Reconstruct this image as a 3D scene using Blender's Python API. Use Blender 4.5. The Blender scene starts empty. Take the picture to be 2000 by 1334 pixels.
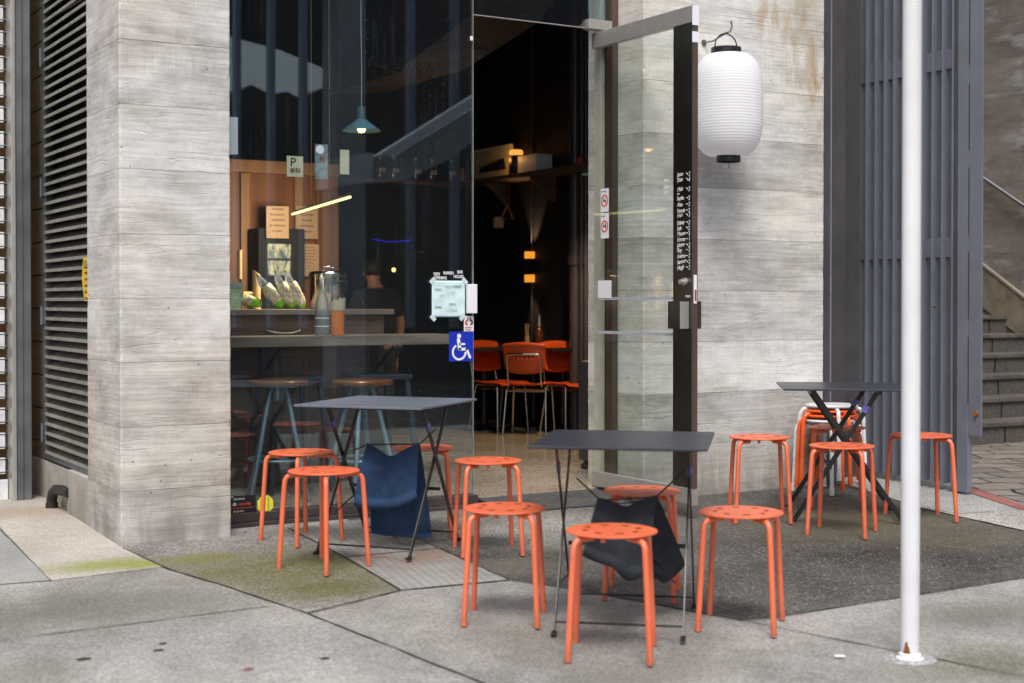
import bpy, bmesh, math, random
from mathutils import Vector, Matrix
R = math.radians
rnd = random.Random(7)
SC = bpy.context.scene
COL = SC.collection

# ------------------------------------------------------------------ camera model
# world: x along the shop front, y into the building, z up; metres
F = 2800.0; YAW = R(30.9); TILT = R(.8); CY = 590 + math.tan(TILT) * F; CZ = 1.386
def ray(x, y):
    a = (x - 1000) / F; b = (CY - y) / F
    fw = math.cos(TILT) + b * math.sin(TILT); up = b * math.cos(TILT) - math.sin(TILT)
    return (a * math.cos(YAW) + fw * math.sin(YAW), -a * math.sin(YAW) + fw * math.cos(YAW), up)
def gz(u, v): return .0265 * min(v, 8.0)          # pavement climbs gently to the shop front
def on_ground(x, y, dz=0.0):
    u, v, w = ray(x, y); t = 6.0
    for _ in range(50): t = (CZ - gz(u * t, v * t) - dz) / (-w)
    return Vector((u * t, v * t, CZ + w * t))
def on_v(x, y, V): u, v, w = ray(x, y); t = V / v; return Vector((u * t, V, CZ + w * t))
def on_u(x, y, U): u, v, w = ray(x, y); t = U / u; return Vector((U, v * t, CZ + w * t))
def on_z(x, y, Z): u, v, w = ray(x, y); t = (Z - CZ) / w; return Vector((u * t, v * t, Z))
def at_d(x, y, D):
    u, v, w = ray(x, y); t = D / (u * math.sin(YAW) + v * math.cos(YAW)); return Vector((u * t, v * t, CZ + w * t))

# ------------------------------------------------------------------ materials
class NT:
    def __init__(s, name):
        s.m = bpy.data.materials.new(name); s.m.use_nodes = True
        s.t = s.m.node_tree; s.t.nodes.clear()
        s.out = s.t.nodes.new('ShaderNodeOutputMaterial')
    def n(s, typ, props=None, **ins):
        d = s.t.nodes.new(typ)
        for k, v in (props or {}).items(): setattr(d, k, v)
        for k, v in ins.items():
            key = int(k[1:]) if k[0] == '_' else k.replace('__', ' ')
            s.link(v, d.inputs[key])
        return d
    def link(s, v, sock):
        if isinstance(v, bpy.types.NodeSocket): s.t.links.new(v, sock)
        elif isinstance(v, bpy.types.Node): s.t.links.new(v.outputs[0], sock)
        else:
            if isinstance(v, (tuple, list)) and len(v) == 3 and sock.type == 'RGBA': v = (*v, 1)
            sock.default_value = v
    def math(s, op, a, b=0.0, clamp=False):
        d = s.n('ShaderNodeMath', {'operation': op, 'use_clamp': clamp}); s.link(a, d.inputs[0]); s.link(b, d.inputs[1]); return d.outputs[0]
    def mix(s, f, a, b, mode='MIX'):
        d = s.t.nodes.new('ShaderNodeMix'); d.data_type = 'RGBA'; d.blend_type = mode
        s.link(f, d.inputs[0]); s.link(a, d.inputs[6]); s.link(b, d.inputs[7]); return d.outputs[2]
    def ramp(s, f, lo, hi, a=0.0, b=1.0):
        d = s.n('ShaderNodeMapRange', {'clamp': True}); s.link(f, d.inputs[0])
        for i, v in enumerate((lo, hi, a, b)): d.inputs[i + 1].default_value = v
        return d.outputs[0]
    def noise(s, vec, scale, detail=4, rough=.55):
        d = s.n('ShaderNodeTexNoise', Scale=scale, Detail=detail, Roughness=rough); s.link(vec, d.inputs['Vector']); return d.outputs[0]
    def pos(s): return s.n('ShaderNodeNewGeometry').outputs['Position']
    def obj(s): return s.n('ShaderNodeTexCoord').outputs['Object']
    def scale(s, vec, x, y, z):
        d = s.n('ShaderNodeVectorMath', {'operation': 'MULTIPLY'}); s.link(vec, d.inputs[0]); d.inputs[1].default_value = (x, y, z); return d.outputs[0]
    def xyz(s, vec): d = s.n('ShaderNodeSeparateXYZ'); s.link(vec, d.inputs[0]); return d.outputs
    def comb(s, x, y, z): d = s.n('ShaderNodeCombineXYZ'); [s.link(v, d.inputs[i]) for i, v in enumerate((x, y, z))]; return d.outputs[0]
    def bump(s, h, strength=.3, dist=.01): return s.n('ShaderNodeBump', Strength=strength, Distance=dist, Height=h).outputs[0]
    def bsdf(s, col, rough=.5, metal=0.0, normal=None, spec=None, **kw):
        d = s.n('ShaderNodeBsdfPrincipled'); s.link(col, d.inputs['Base Color']); s.link(rough, d.inputs['Roughness']); s.link(metal, d.inputs['Metallic'])
        if normal is not None: s.link(normal, d.inputs['Normal'])
        if spec is not None: d.inputs['Specular IOR Level'].default_value = spec
        for k, v in kw.items(): s.link(v, d.inputs[k.replace('__', ' ')])
        s.t.links.new(d.outputs[0], s.out.inputs[0]); return d
    def blob(s, p, c, r, edge=.5):
        """soft elliptical stain mask about world point c (horizontal or vertical), radii r"""
        d = s.n('ShaderNodeVectorMath', {'operation': 'SUBTRACT'}); s.link(p, d.inputs[0]); d.inputs[1].default_value = c
        e = s.n('ShaderNodeVectorMath', {'operation': 'DIVIDE'}); s.link(d.outputs[0], e.inputs[0]); e.inputs[1].default_value = r
        l = s.n('ShaderNodeVectorMath', {'operation': 'LENGTH'}); s.link(e.outputs[0], l.inputs[0])
        return s.ramp(l.outputs['Value'], 1.0, edge, 0, 1)

def plain(name, col, rough=.5, metal=0.0, var=.12, scale=30, bump=.05, spec=None, **kw):
    t = NT(name); p = t.obj(); n = t.noise(p, scale, 5)
    n2 = t.noise(p, scale * .12, 3)
    f = t.math('MULTIPLY', n, n2)
    lo = tuple(c * (1 - var * 1.6) for c in col); hi = tuple(min(1, c * (1 + var)) for c in col)
    c = t.mix(t.ramp(f, .12, .4), lo, hi)
    r = t.ramp(n2, .3, .7, max(.02, rough - .07), min(1, rough + .07))
    t.bsdf(c, r, metal, t.bump(n, bump, .004) if bump else None, spec, **kw)
    return t.m

def emit(name, col, strength):
    t = NT(name); e = t.n('ShaderNodeEmission', Color=col, Strength=strength); t.t.links.new(e.outputs[0], t.out.inputs[0]); return t.m

def concrete(name, light, dark, off, bh=.317, warm=None, rust=None, contrast=1.0, seed=0.0, bloom=(.50, .51, .54), sidex=None):
    """board-marked concrete: one random tone per board, grain along the board, saw marks across, dark joints"""
    t = NT(name); P = t.pos(); x, y, z = t.xyz(P)
    a = t.math('ADD', x, y)
    wob = t.math('MULTIPLY', t.math('SUBTRACT', t.noise(t.comb(a, z, seed), 1.7, 3), .5), .018)
    zb = t.math('DIVIDE', t.math('SUBTRACT', t.math('ADD', z, wob), off), bh)
    idx = t.math('FLOOR', zb); fr = t.math('FRACT', zb)
    wn = t.n('ShaderNodeTexWhiteNoise', {'noise_dimensions': '2D'}); t.link(t.comb(idx, seed, 0), wn.inputs['Vector'])
    tone = wn.outputs['Value']
    ash = t.math('ADD', a, t.math('MULTIPLY', tone, 37.0))
    fig = t.math('ADD', z, t.math('MULTIPLY', t.noise(t.comb(t.math('MULTIPLY', ash, 1.5), t.math('MULTIPLY', z, 3), seed + 70), 1.0, 3), .05))
    grain = t.noise(t.comb(t.math('MULTIPLY', ash, 2.6), t.math('MULTIPLY', fig, 60), seed), 1.0, 5, .6)
    grain2 = t.noise(t.comb(t.math('MULTIPLY', ash, 1.8), t.math('MULTIPLY', fig, 15), seed + 3), 1.0, 5, .6)
    saw = t.noise(t.comb(t.math('MULTIPLY', a, 70), t.math('MULTIPLY', z, 6), seed), 1.0, 3, .6)
    blot = t.noise(t.comb(t.math('MULTIPLY', ash, 1.9), t.math('MULTIPLY', z, 3.6), seed + 9), 1.5, 7, .66)
    mott = t.noise(t.comb(ash, z, seed + 13), 14.0, 5, .7)
    fine = t.noise(P, 170, 3, .75)
    f = t.math('ADD', t.math('MULTIPLY', blot, .9), t.math('MULTIPLY', grain2, .34))
    f = t.math('ADD', f, t.math('MULTIPLY', grain, .44))
    sawm = t.ramp(t.noise(t.comb(t.math('MULTIPLY', ash, 1.3), t.math('MULTIPLY', z, 4), seed + 80), 1.2, 3), .5, .65)
    f = t.math('ADD', f, t.math('MULTIPLY', t.math('SUBTRACT', saw, .5), t.math('MULTIPLY', sawm, .42)))
    f = t.math('ADD', f, t.math('MULTIPLY', mott, .26))
    f = t.math('ADD', f, t.math('MULTIPLY', fine, .34))
    f = t.math('ADD', f, t.math('MULTIPLY', t.math('SUBTRACT', tone, .5), .26))
    edge = t.ramp(t.math('ABSOLUTE', t.math('SUBTRACT', fr, .5)), .25, .5)
    smear = t.ramp(t.noise(t.comb(t.math('MULTIPLY', ash, 1.8), t.math('MULTIPLY', z, 6), seed + 60), 1.3, 6, .66), .5, .66)
    f = t.math('SUBTRACT', f, t.math('MULTIPLY', t.math('MULTIPLY', edge, smear), .20))
    w = .30 / contrast
    k = t.ramp(f, 1.12 - w, 1.12 + w)
    c = t.mix(k, dark, light)
    # wood figure printed into the face: thin wavering contour lines along each board
    ct_ = t.noise(t.comb(t.math('MULTIPLY', ash, .7), t.math('MULTIPLY', fig, 7), seed + 30), 1.0, 3, .5)
    fl = t.math('ABSOLUTE', t.math('SUBTRACT', t.math('FRACT', t.math('MULTIPLY', ct_, 11)), .5))
    lines = t.math('MULTIPLY', t.ramp(fl, .41, .49), t.ramp(t.noise(t.comb(t.math('MULTIPLY', ash, 2.4), t.math('MULTIPLY', z, 5), seed + 33), 1.2, 5, .65), .46, .64))
    c = t.mix(t.math('MULTIPLY', lines, .42), c, dark)
    fk = t.math('MULTIPLY', t.ramp(t.noise(t.comb(t.math('MULTIPLY', a, 26), t.math('MULTIPLY', z, 55), seed + 44), 1.0, 3, .7), .62, .72), .35)
    c = t.mix(fk, c, t.mix(.5, dark, (.1, .09, .08)))
    # cool and warm drift, and pale lime bloom near the board edges
    drift = t.noise(t.comb(a, z, seed + 20), 1.1, 4)
    c = t.mix(t.ramp(drift, .42, .62, 0, .55), c, t.mix(1.0, c, (1.0, .93, .82), 'MULTIPLY'))
    c = t.mix(t.ramp(t.noise(t.comb(ash, t.math('MULTIPLY', z, 3), seed + 40), 2.3, 5), .56, .72, 0, .5), c, (.50, .51, .54))
    if warm: c = t.mix(.75, c, t.mix(1.0, c, warm, 'MULTIPLY'))
    dist = t.math('ABSOLUTE', t.math('SUBTRACT', fr, .5))
    thick = t.math('ADD', .4895, t.math('MULTIPLY', t.noise(t.comb(a, z, 5 + seed), 9.0, 5, .7), .0135))
    line = t.math('GREATER_THAN', dist, thick)
    lstr = t.ramp(t.noise(t.comb(a, idx, seed), 1.4, 4), .36, .60, .15, .95)
    c = t.mix(t.math('MULTIPLY', line, lstr), c, (.07, .06, .055))
    if rust:
        nz = t.noise(t.comb(t.math('MULTIPLY', a, 12), t.math('MULTIPLY', z, 4), 2), 1.0, 6, .65)
        for (cc, rr) in rust:
            m = t.math('MULTIPLY', t.blob(P, cc, rr, .1), t.ramp(nz, .38, .60, 0, .68))
            c = t.mix(m, c, (.36, .23, .085))
    # noisy dark brown towards the foot
    foot = t.math('MULTIPLY', t.ramp(z, .62, .2), t.ramp(t.noise(t.comb(t.math('MULTIPLY', a, 6), z, 1), 2, 5), .35, .65, .2, .65))
    c = t.mix(foot, c, (.17, .15, .12))
    h = t.math('SUBTRACT', t.math('ADD', t.math('MULTIPLY', grain, .6), t.math('MULTIPLY', saw, .35)), t.math('MULTIPLY', line, 1.5))
    h = t.math('ADD', t.math('SUBTRACT', h, t.math('MULTIPLY', lines, .5)), t.math('MULTIPLY', tone, .9))
    # small blow holes
    vo = t.n('ShaderNodeTexVoronoi', Scale=16.0); t.link(P, vo.inputs['Vector'])
    pit = t.math('MULTIPLY', t.math('LESS_THAN', vo.outputs['Distance'], .085), t.math('GREATER_THAN', t.noise(P, 3.0, 2), .56))
    c = t.mix(t.math('MULTIPLY', pit, .7), c, (.09, .08, .07))
    t.bsdf(c, .86, 0, t.bump(h, .6, .005), .25)
    return t.m

def paving(name, lo, hi, speck=.5, stains=(), rough=.85, grade=None):
    """exposed-aggregate / worn concrete paving with speckle, blotches and stains of given world place"""
    t = NT(name); P = t.pos()
    b = t.noise(P, .9, 6, .6); b2 = t.noise(P, 3.7, 5, .6); f1 = t.noise(P, 90, 3, .7); f2 = t.noise(P, 230, 2, .7)
    f = t.math('ADD', t.math('MULTIPLY', b, .9), t.math('MULTIPLY', b2, .6))
    f = t.math('ADD', f, t.math('MULTIPLY', f1, speck)); f = t.math('ADD', f, t.math('MULTIPLY', f2, speck * .7))
    mid = .75 + speck * .85
    c = t.mix(t.ramp(f, mid - .2, mid + .2), lo, hi)
    if grade:
        for (cc, rr, col) in grade: c = t.mix(t.math('MULTIPLY', t.blob(P, cc, rr, .15), t.ramp(t.math('ADD', f1, b2), .7, 1.2, .45, .9)), c, col)
    vo = t.n('ShaderNodeTexVoronoi', Scale=130.0); t.link(P, vo.inputs['Vector'])
    wn = t.n('ShaderNodeTexWhiteNoise'); t.link(vo.outputs['Position'], wn.inputs['Vector'])
    cell = t.ramp(wn.outputs['Value'], 0, 1, -.5, .5)
    c = t.mix(t.math('ADD', .5, t.math('MULTIPLY', cell, min(1.6, speck * 2.0)), True), t.mix(1.0, c, (.52, .52, .53), 'MULTIPLY'), t.mix(1.0, c, (1.48, 1.47, 1.45), 'MULTIPLY'))
    chip = t.math('GREATER_THAN', wn.outputs['Value'], .968)
    c = t.mix(t.math('MULTIPLY', chip, .40 * min(1, speck * 1.5)), c, (.46, .44, .41))
    for (cc, rr, col, amt) in stains:
        brk = t.math('ADD', t.math('MULTIPLY', t.noise(P, 5.5, 6, .68), .75), t.math('MULTIPLY', f1, .35))
        m = t.math('MULTIPLY', t.math('MULTIPLY', t.blob(P, cc, rr, .25), t.ramp(brk, .29, .52)), t.math('MULTIPLY', amt, t.ramp(wn.outputs['Value'], 0, .9, 1.0, .62)))
        c = t.mix(m, c, col)
    h = t.math('ADD', f1, t.math('MULTIPLY', vo.outputs['Distance'], -.5))
    t.bsdf(c, t.ramp(b2, .3, .7, rough - .12, rough + .06), 0, t.bump(h, .28, .006), .3)
    return t.m

def wood(name, lo, hi, axis='x', rough=.4, scale=1.0, bump=.1):
    t = NT(name); p = t.pos(); s = {'x': (1.6, 30, 30), 'y': (30, 1.6, 30), 'z': (30, 30, 1.6)}[axis]
    q = t.scale(p, *[k * scale for k in s]); g = t.noise(q, 1.0, 6, .62); g2 = t.noise(p, 2.5, 3)
    c = t.mix(t.ramp(t.math('ADD', t.math('MULTIPLY', g, .8), t.math('MULTIPLY', g2, .4)), .4, .8), lo, hi)
    t.bsdf(c, rough, 0, t.bump(g, bump, .004)); return t.m

def glass(name, tint=(1, 1, 1), base=.04, dirt=True, gain=1.0, refl=(1, 1, 1)):
    """pane: each face reflects by the Fresnel law and lets the rest through; specks and scrapes of dried dirt on it"""
    t = NT(name); g = t.n('ShaderNodeNewGeometry')
    d = t.n('ShaderNodeVectorMath', {'operation': 'DOT_PRODUCT'}); t.link(g.outputs['Normal'], d.inputs[0]); t.link(g.outputs['Incoming'], d.inputs[1])
    c = t.math('ABSOLUTE', d.outputs['Value']); k = t.math('POWER', t.math('SUBTRACT', 1.0, c), 5.0)
    fr = t.math('ADD', base * gain, t.math('MULTIPLY', k, 1 - base), True)
    tr = t.n('ShaderNodeBsdfTransparent', Color=tint); gl = t.n('ShaderNodeBsdfGlossy', Color=refl, Roughness=.0)
    m = t.n('ShaderNodeMixShader'); t.link(fr, m.inputs[0]); t.link(tr, m.inputs[1]); t.link(gl, m.inputs[2]); sh = m.outputs[0]
    if dirt:
        P = g.outputs['Position']; area = t.ramp(t.noise(P, 2.1, 3), .5, .64)
        vo = t.n('ShaderNodeTexVoronoi', Scale=42.0); t.link(P, vo.inputs['Vector'])
        sp = t.math('MULTIPLY', t.math('LESS_THAN', vo.outputs['Distance'], .11), area)
        sc = t.ramp(t.noise(t.scale(P, 9, 9, 130), 1.0, 3, .6), .70, .74)
        sc = t.math('MULTIPLY', sc, t.ramp(t.noise(P, 1.7, 2), .56, .66))
        run = t.math('MULTIPLY', t.ramp(t.noise(t.scale(P, 60, 60, 2.2), 1.0, 4, .6), .55, .8), t.ramp(t.noise(P, 1.3, 3), .45, .7))
        f = t.math('ADD', t.math('MULTIPLY', sp, .14), t.math('ADD', t.math('MULTIPLY', sc, .12), t.math('MULTIPLY', run, .05)), True)
        f = t.math('ADD', f, .004, True)
        df = t.n('ShaderNodeBsdfDiffuse', Color=(.62, .66, .72))
        m2 = t.n('ShaderNodeMixShader'); t.link(f, m2.inputs[0]); t.link(sh, m2.inputs[1]); t.link(df.outputs[0], m2.inputs[2]); sh = m2.outputs[0]
    t.t.links.new(sh, t.out.inputs[0]); return t.m

# ------------------------------------------------------------------ mesh builder
class MB:
    def __init__(s): s.b = bmesh.new()
    def vert(s, p): return s.b.verts.new(p)
    def poly(s, pts):
        try: return s.b.faces.new([s.vert(p) for p in pts])
        except ValueError: return None
    def box(s, lo, hi, bev=0.0, M=None):
        lo, hi = Vector(lo), Vector(hi); c = (lo + hi) / 2; d = hi - lo
        r = bmesh.ops.create_cube(s.b, size=1.0); vs = r['verts']
        for v in vs: v.co = Vector((v.co.x * d.x, v.co.y * d.y, v.co.z * d.z)) + c
        if bev:
            es = list({e for v in vs for e in v.link_edges})
            rr = bmesh.ops.bevel(s.b, geom=es, offset=bev, segments=2, affect='EDGES', profile=.6)
            vs = list({v for f in rr['faces'] for v in f.verts} | {v for v in vs if v.is_valid})
        if M is not None:
            for v in vs: v.co = M @ v.co
        return s
    def obox(s, c, ax, ay, az, bev=0.0):
        """box about c with half-axis vectors"""
        M = Matrix.Identity(4)
        for i, a in enumerate((ax, ay, az)):
            for j in range(3): M[j][i] = a[j]
        M.translation = Vector(c)
        if bev:
            L = [Vector(a).length for a in (ax, ay, az)]
            N = M.copy()
            for i in range(3):
                for j in range(3): N[j][i] = M[j][i] / L[i]
            return s.box([-l for l in L], L, bev, N)
        return s.box((-1, -1, -1), (1, 1, 1), 0, M)
    def bar(s, p, q, w, t, side, bev=0.0):
        """flat bar from p to q: width w along side's normal in the bar, thickness t along side"""
        p, q = Vector(p), Vector(q); d = (q - p).normalized(); n = Vector(side).normalized(); b = d.cross(n).normalized(); n = b.cross(d)
        return s.obox((p + q) / 2, (q - p) / 2, b * w / 2, n * t / 2, bev)
    def tube(s, pts, r, seg=10, cap=True, radii=None):
        pts = [Vector(p) for p in pts]; rings = []; n = len(pts); up = None
        for i, p in enumerate(pts):
            d = (pts[min(i + 1, n - 1)] - pts[max(i - 1, 0)]).normalized()
            if up is None:
                up = Vector((0, 0, 1)) if abs(d.z) < .9 else Vector((1, 0, 0))
            a = (up - d * up.dot(d)).normalized(); up = a; b = d.cross(a); rr = radii[i] if radii else r
            rings.append([s.vert(p + (a * math.cos(k * 2 * math.pi / seg) + b * math.sin(k * 2 * math.pi / seg)) * rr) for k in range(seg)])
        for A, B in zip(rings, rings[1:]):
            for k in range(seg): s.b.faces.new((A[k], A[(k + 1) % seg], B[(k + 1) % seg], B[k]))
        if cap: s.b.faces.new(rings[0][::-1]); s.b.faces.new(rings[-1])
        return s
    def lathe(s, prof, c=(0, 0, 0), seg=32, axis=None, cap=True):
        """profile [(radius, height)] turned about a vertical axis through c"""
        c = Vector(c); rings = []
        for (r, h) in prof:
            rings.append([s.vert(c + Vector((r * math.cos(k * 2 * math.pi / seg), r * math.sin(k * 2 * math.pi / seg), h))) for k in range(seg)])
        for A, B in zip(rings, rings[1:]):
            for k in range(seg): s.b.faces.new((A[k], A[(k + 1) % seg], B[(k + 1) % seg], B[k]))
        if cap: s.b.faces.new(rings[0][::-1]); s.b.faces.new(rings[-1])
        return s
    def prism(s, pts, d):
        """polygon pts extruded by vector d"""
        d = Vector(d); A = [s.vert(p) for p in pts]; B = [s.vert(Vector(p) + d) for p in pts]; n = len(A)
        s.b.faces.new(A[::-1]); s.b.faces.new(B)
        for k in range(n): s.b.faces.new((A[k], A[(k + 1) % n], B[(k + 1) % n], B[k]))
        return s
    def grid(s, fn, nu, nv):
        V = [[s.vert(fn(i / nu, j / nv)) for j in range(nv + 1)] for i in range(nu + 1)]
        for i in range(nu):
            for j in range(nv): s.b.faces.new((V[i][j], V[i + 1][j], V[i + 1][j + 1], V[i][j + 1]))
        return s
    def build(s, name, m, parent=None, smooth=None, mods=()):
        if not isinstance(m, (list, tuple)): m = [m]
        bmesh.ops.recalc_face_normals(s.b, faces=s.b.faces)
        org = Vector((0, 0, 0)); p = parent
        while p is not None: org += p.location; p = p.parent
        if parent is None and s.b.verts:
            xs = [v.co for v in s.b.verts]
            org = Vector(((min(v.x for v in xs) + max(v.x for v in xs)) / 2, (min(v.y for v in xs) + max(v.y for v in xs)) / 2, min(v.z for v in xs)))
        for v in s.b.verts: v.co -= org
        me = bpy.data.meshes.new(name); s.b.to_mesh(me); s.b.free()
        for q in m: me.materials.append(q)
        o = bpy.data.objects.new(name, me); COL.objects.link(o)
        if parent is not None: o.parent = parent
        else: o.location = org
        if smooth:
            me.set_sharp_from_angle(angle=R(smooth)); me.polygons.foreach_set('use_smooth', [True] * len(me.polygons))
        for (nm, ty, kw) in mods:
            md = o.modifiers.new(nm, ty)
            for k, v in kw.items(): setattr(md, k, v)
        return o

def thing(name, label, cat, loc=(0, 0, 0), group=None):
    o = bpy.data.objects.new(name, None); COL.objects.link(o); o.location = loc; o.empty_display_size = .1
    return tag(o, label, cat, group)
def tag(o, label, cat, group=None):
    o['label'] = label; o['category'] = cat
    if group: o['group'] = group
    return o
def struct(o): o['kind'] = 'structure'; return o
def copy_tree(o, parent=None):
    c = o.copy(); COL.objects.link(c)
    if parent is not None: c.parent = parent
    for ch in list(o.children): copy_tree(ch, c)
    return c

def text(name, s, size, m, parent, o, right, up, align='LEFT', shear=0.0, extrude=.0004, sx=1.0, bold=0.0, space=1.0):
    cu = bpy.data.curves.new('txt', 'FONT'); cu.body = s; cu.size = size; cu.align_x = align; cu.shear = shear; cu.extrude = extrude; cu.offset = bold
    cu.resolution_u = 3; cu.space_character = space
    ob = bpy.data.objects.new('txt', cu); COL.objects.link(ob)
    bpy.context.view_layer.update()
    me = bpy.data.meshes.new_from_object(ob.evaluated_get(bpy.context.evaluated_depsgraph_get()))
    bpy.data.objects.remove(ob); bpy.data.curves.remove(cu)
    o, r, u = Vector(o), Vector(right).normalized(), Vector(up).normalized(); n = r.cross(u)
    b = MB(); b.b.from_mesh(me); bpy.data.meshes.remove(me)
    for v in b.b.verts: v.co = o + r * v.co.x * sx + u * v.co.y + n * (v.co.z + extrude)
    return b.build(name, m, parent)

# ------------------------------------------------------------------ palette
M = {}
M['pillar'] = concrete('pillar_concrete', (.70, .68, .65), (.34, .32, .30), .772, seed=1.0, contrast=1.4, sidex=1.9625)
M['wall'] = concrete('wall_concrete', (.78, .77, .74), (.36, .35, .33), .825, seed=4.0, contrast=1.18, sidex=5.1185,
    rust=[((6.36, 7.0, 3.08), (.26, .3, .50)), ((6.50, 7.0, 2.75), (.13, .3, .50)), ((6.1, 7.0, 3.2), (.2, .3, .25))])
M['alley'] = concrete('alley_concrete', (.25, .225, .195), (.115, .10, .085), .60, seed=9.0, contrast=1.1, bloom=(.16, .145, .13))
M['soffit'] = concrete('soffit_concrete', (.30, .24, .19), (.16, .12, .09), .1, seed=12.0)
M['plinth'] = concrete('plinth_concrete', (.52, .49, .45), (.32, .29, .26), -2.0, bh=4.0, seed=15.0)
t = NT('orange_powder_coat'); p = t.obj(); oi = t.n('ShaderNodeObjectInfo'); rn_ = oi.outputs['Random']
sh_ = t.comb(t.math('MULTIPLY', rn_, 31.0), t.math('MULTIPLY', rn_, 17.0), 0); va = t.n('ShaderNodeVectorMath', {'operation': 'ADD'}); t.link(p, va.inputs[0]); t.link(sh_, va.inputs[1]); q = va.outputs[0]
c = t.mix(t.ramp(t.noise(q, 7, 4), .35, .65), (.70, .115, .034), (.80, .148, .046)); c = t.mix(t.math('MULTIPLY', rn_, .35), c, (.74, .165, .075))
dirt = t.math('MULTIPLY', t.ramp(t.noise(t.scale(q, 1, 1, .35), 34, 5, .7), .63, .70), .45); c = t.mix(dirt, c, (.28, .075, .04))
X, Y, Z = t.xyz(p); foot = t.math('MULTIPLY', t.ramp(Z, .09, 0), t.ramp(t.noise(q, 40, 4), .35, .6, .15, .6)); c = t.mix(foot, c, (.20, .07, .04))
chip = t.math('GREATER_THAN', t.noise(q, 85, 3, .6), .735); c = t.mix(t.math('MULTIPLY', chip, .6), c, (.55, .42, .36))
t.bsdf(c, t.ramp(t.noise(q, 12, 4), .3, .7, .42, .58), 0, t.bump(t.noise(p, 320, 2), .06, .002), .8, Coat__Weight=.5, Coat__Roughness=.45); M['orange'] = t.m
M['orange_old'] = plain('old_orange_paint', (.80, .115, .018), .3, var=.12, scale=40)
M['white_old'] = plain('chipped_white_paint', (.72, .72, .72), .35, var=.15, scale=25)
M['graphite'] = plain('graphite_steel_sheet', (.034, .038, .050), .36, var=.10, scale=18, bump=.03)
M['sheen_top'] = plain('sky_sheen_sheet', (.135, .155, .195), .38, var=.10, scale=14, bump=.03)  # lighter blue-grey copy of the graphite top, painting in sky sheen
M['black_steel'] = plain('black_painted_steel', (.012, .012, .014), .35, var=.1)
M['grey_leg'] = plain('dark_grey_leg_paint', (.035, .035, .04), .35)
M['clip'] = plain('violet_plastic', (.16, .14, .48), .35)
M['navy'] = plain('navy_wool', (.024, .052, .112), .95, var=.18, scale=220, bump=.25, spec=.12, Sheen__Weight=.12)
M['charcoal'] = plain('charcoal_wool', (.030, .034, .042), .95, var=.18, scale=220, bump=.25, spec=.12, Sheen__Weight=.12)
M['stainless'] = plain('brushed_stainless', (.50, .48, .45), .38, .6, var=.08, scale=12, bump=.02)
M['stainless_dk'] = plain('dull_dark_stainless', (.17, .155, .14), .36, 1.0, var=.18, scale=6, bump=.02)
M['steel_pot'] = plain('polished_steel', (.66, .64, .60), .16, 1.0, var=.05)
M['chrome'] = plain('chrome_tube', (.62, .60, .57), .14, 1.0, var=.03, bump=0)
M['gate'] = plain('grey_gate_paint', (.15, .16, .195), .45, var=.10, scale=9)
M['flange_blue'] = plain('blue_grey_steel_paint', (.066, .068, .082), .5, var=.14, scale=9)
M['gate_dk'] = plain('brown_grey_steel_paint', (.070, .066, .071), .5, var=.14, scale=9)
M['galv'] = plain('galvanised_steel', (.19, .20, .215), .5, .6, var=.22, scale=7)
M['white_pole'] = plain('white_pole_paint', (.72, .72, .74), .4, var=.07, scale=5, bump=.02)
M['white'] = plain('white_plastic', (.80, .80, .82), .4, var=.02)
M['paper'] = plain('pale_blue_paper', (.60, .78, .80), .8, var=.03, scale=12)
M['tape'] = plain('pale_tape', (.55, .68, .70), .5, var=.05)
M['kraft'] = plain('kraft_paper', (.46, .30, .185), .85, var=.08, scale=10)
M['pale_paper'] = plain('cream_paper', (.52, .49, .33), .85, var=.08, scale=10)
M['old_sticker'] = plain('faded_sticker', (.20, .26, .25), .7, var=.4, scale=30)
M['ink'] = plain('black_ink', (.02, .02, .025), .6, bump=0)
M['ink_grey'] = plain('grey_ink', (.16, .20, .22), .6, bump=0)
M['ink_fade'] = plain('faded_ink', (.34, .46, .48), .6, bump=0)
M['brown_ink'] = plain('brown_ink', (.16, .09, .05), .7, bump=0)
M['chalk'] = plain('white_marker', (.88, .84, .86), .8, bump=0)
M['sticker_white'] = plain('white_vinyl', (.78, .78, .80), .45, var=.03)
M['blue_sign'] = plain('blue_sign_vinyl', (.012, .035, .46), .3, var=.06, scale=14)
M['yellow_sign'] = plain('yellow_sign_vinyl', (.85, .78, .04), .4, var=.05)
M['amber_sign'] = plain('amber_card', (.80, .48, .01), .5, var=.1)
M['dark_vinyl'] = plain('black_vinyl_sticker', (.015, .015, .02), .35)
M['red'] = plain('red_print', (.62, .05, .04), .5, bump=0)
M['coral'] = plain('coral_print', (.72, .10, .05), .5, bump=0)
M['black_paint'] = plain('matt_black_wall_paint', (.0045, .0052, .008), .75, var=.2, scale=4)
M['rubber'] = plain('black_rubber', (.012, .012, .012), .7)
M['frame_brown'] = plain('dark_bronze_aluminium', (.062, .048, .047), .5, .1, var=.25, scale=10)
M['post_brown'] = plain('brown_steel_post', (.10, .068, .052), .45, .2, var=.15, scale=6)
M['cream'] = plain('aged_cream_board', (.52, .50, .42), .8, var=.14, scale=9)
M['bar_wood'] = wood('dark_bar_wood', (.045, .027, .018), (.16, .10, .065), 'x', .45)
M['ledge_wood'] = wood('grey_brown_ledge_wood', (.10, .080, .062), (.27, .22, .17), 'x', .5)
M['stool_wood'] = wood('varnished_stool_wood', (.05, .018, .008), (.24, .095, .035), 'x', .22)
M['joinery'] = wood('orange_brown_joinery', (.12, .036, .010), (.24, .085, .026), 'z', .5, .6)
M['joinery_lt'] = wood('light_joinery_rail', (.22, .10, .04), (.36, .18, .075), 'z', .5, .6)
M['teal_leg'] = plain('blue_grey_stool_paint', (.17, .26, .30), .35, .35, var=.1)
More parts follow.
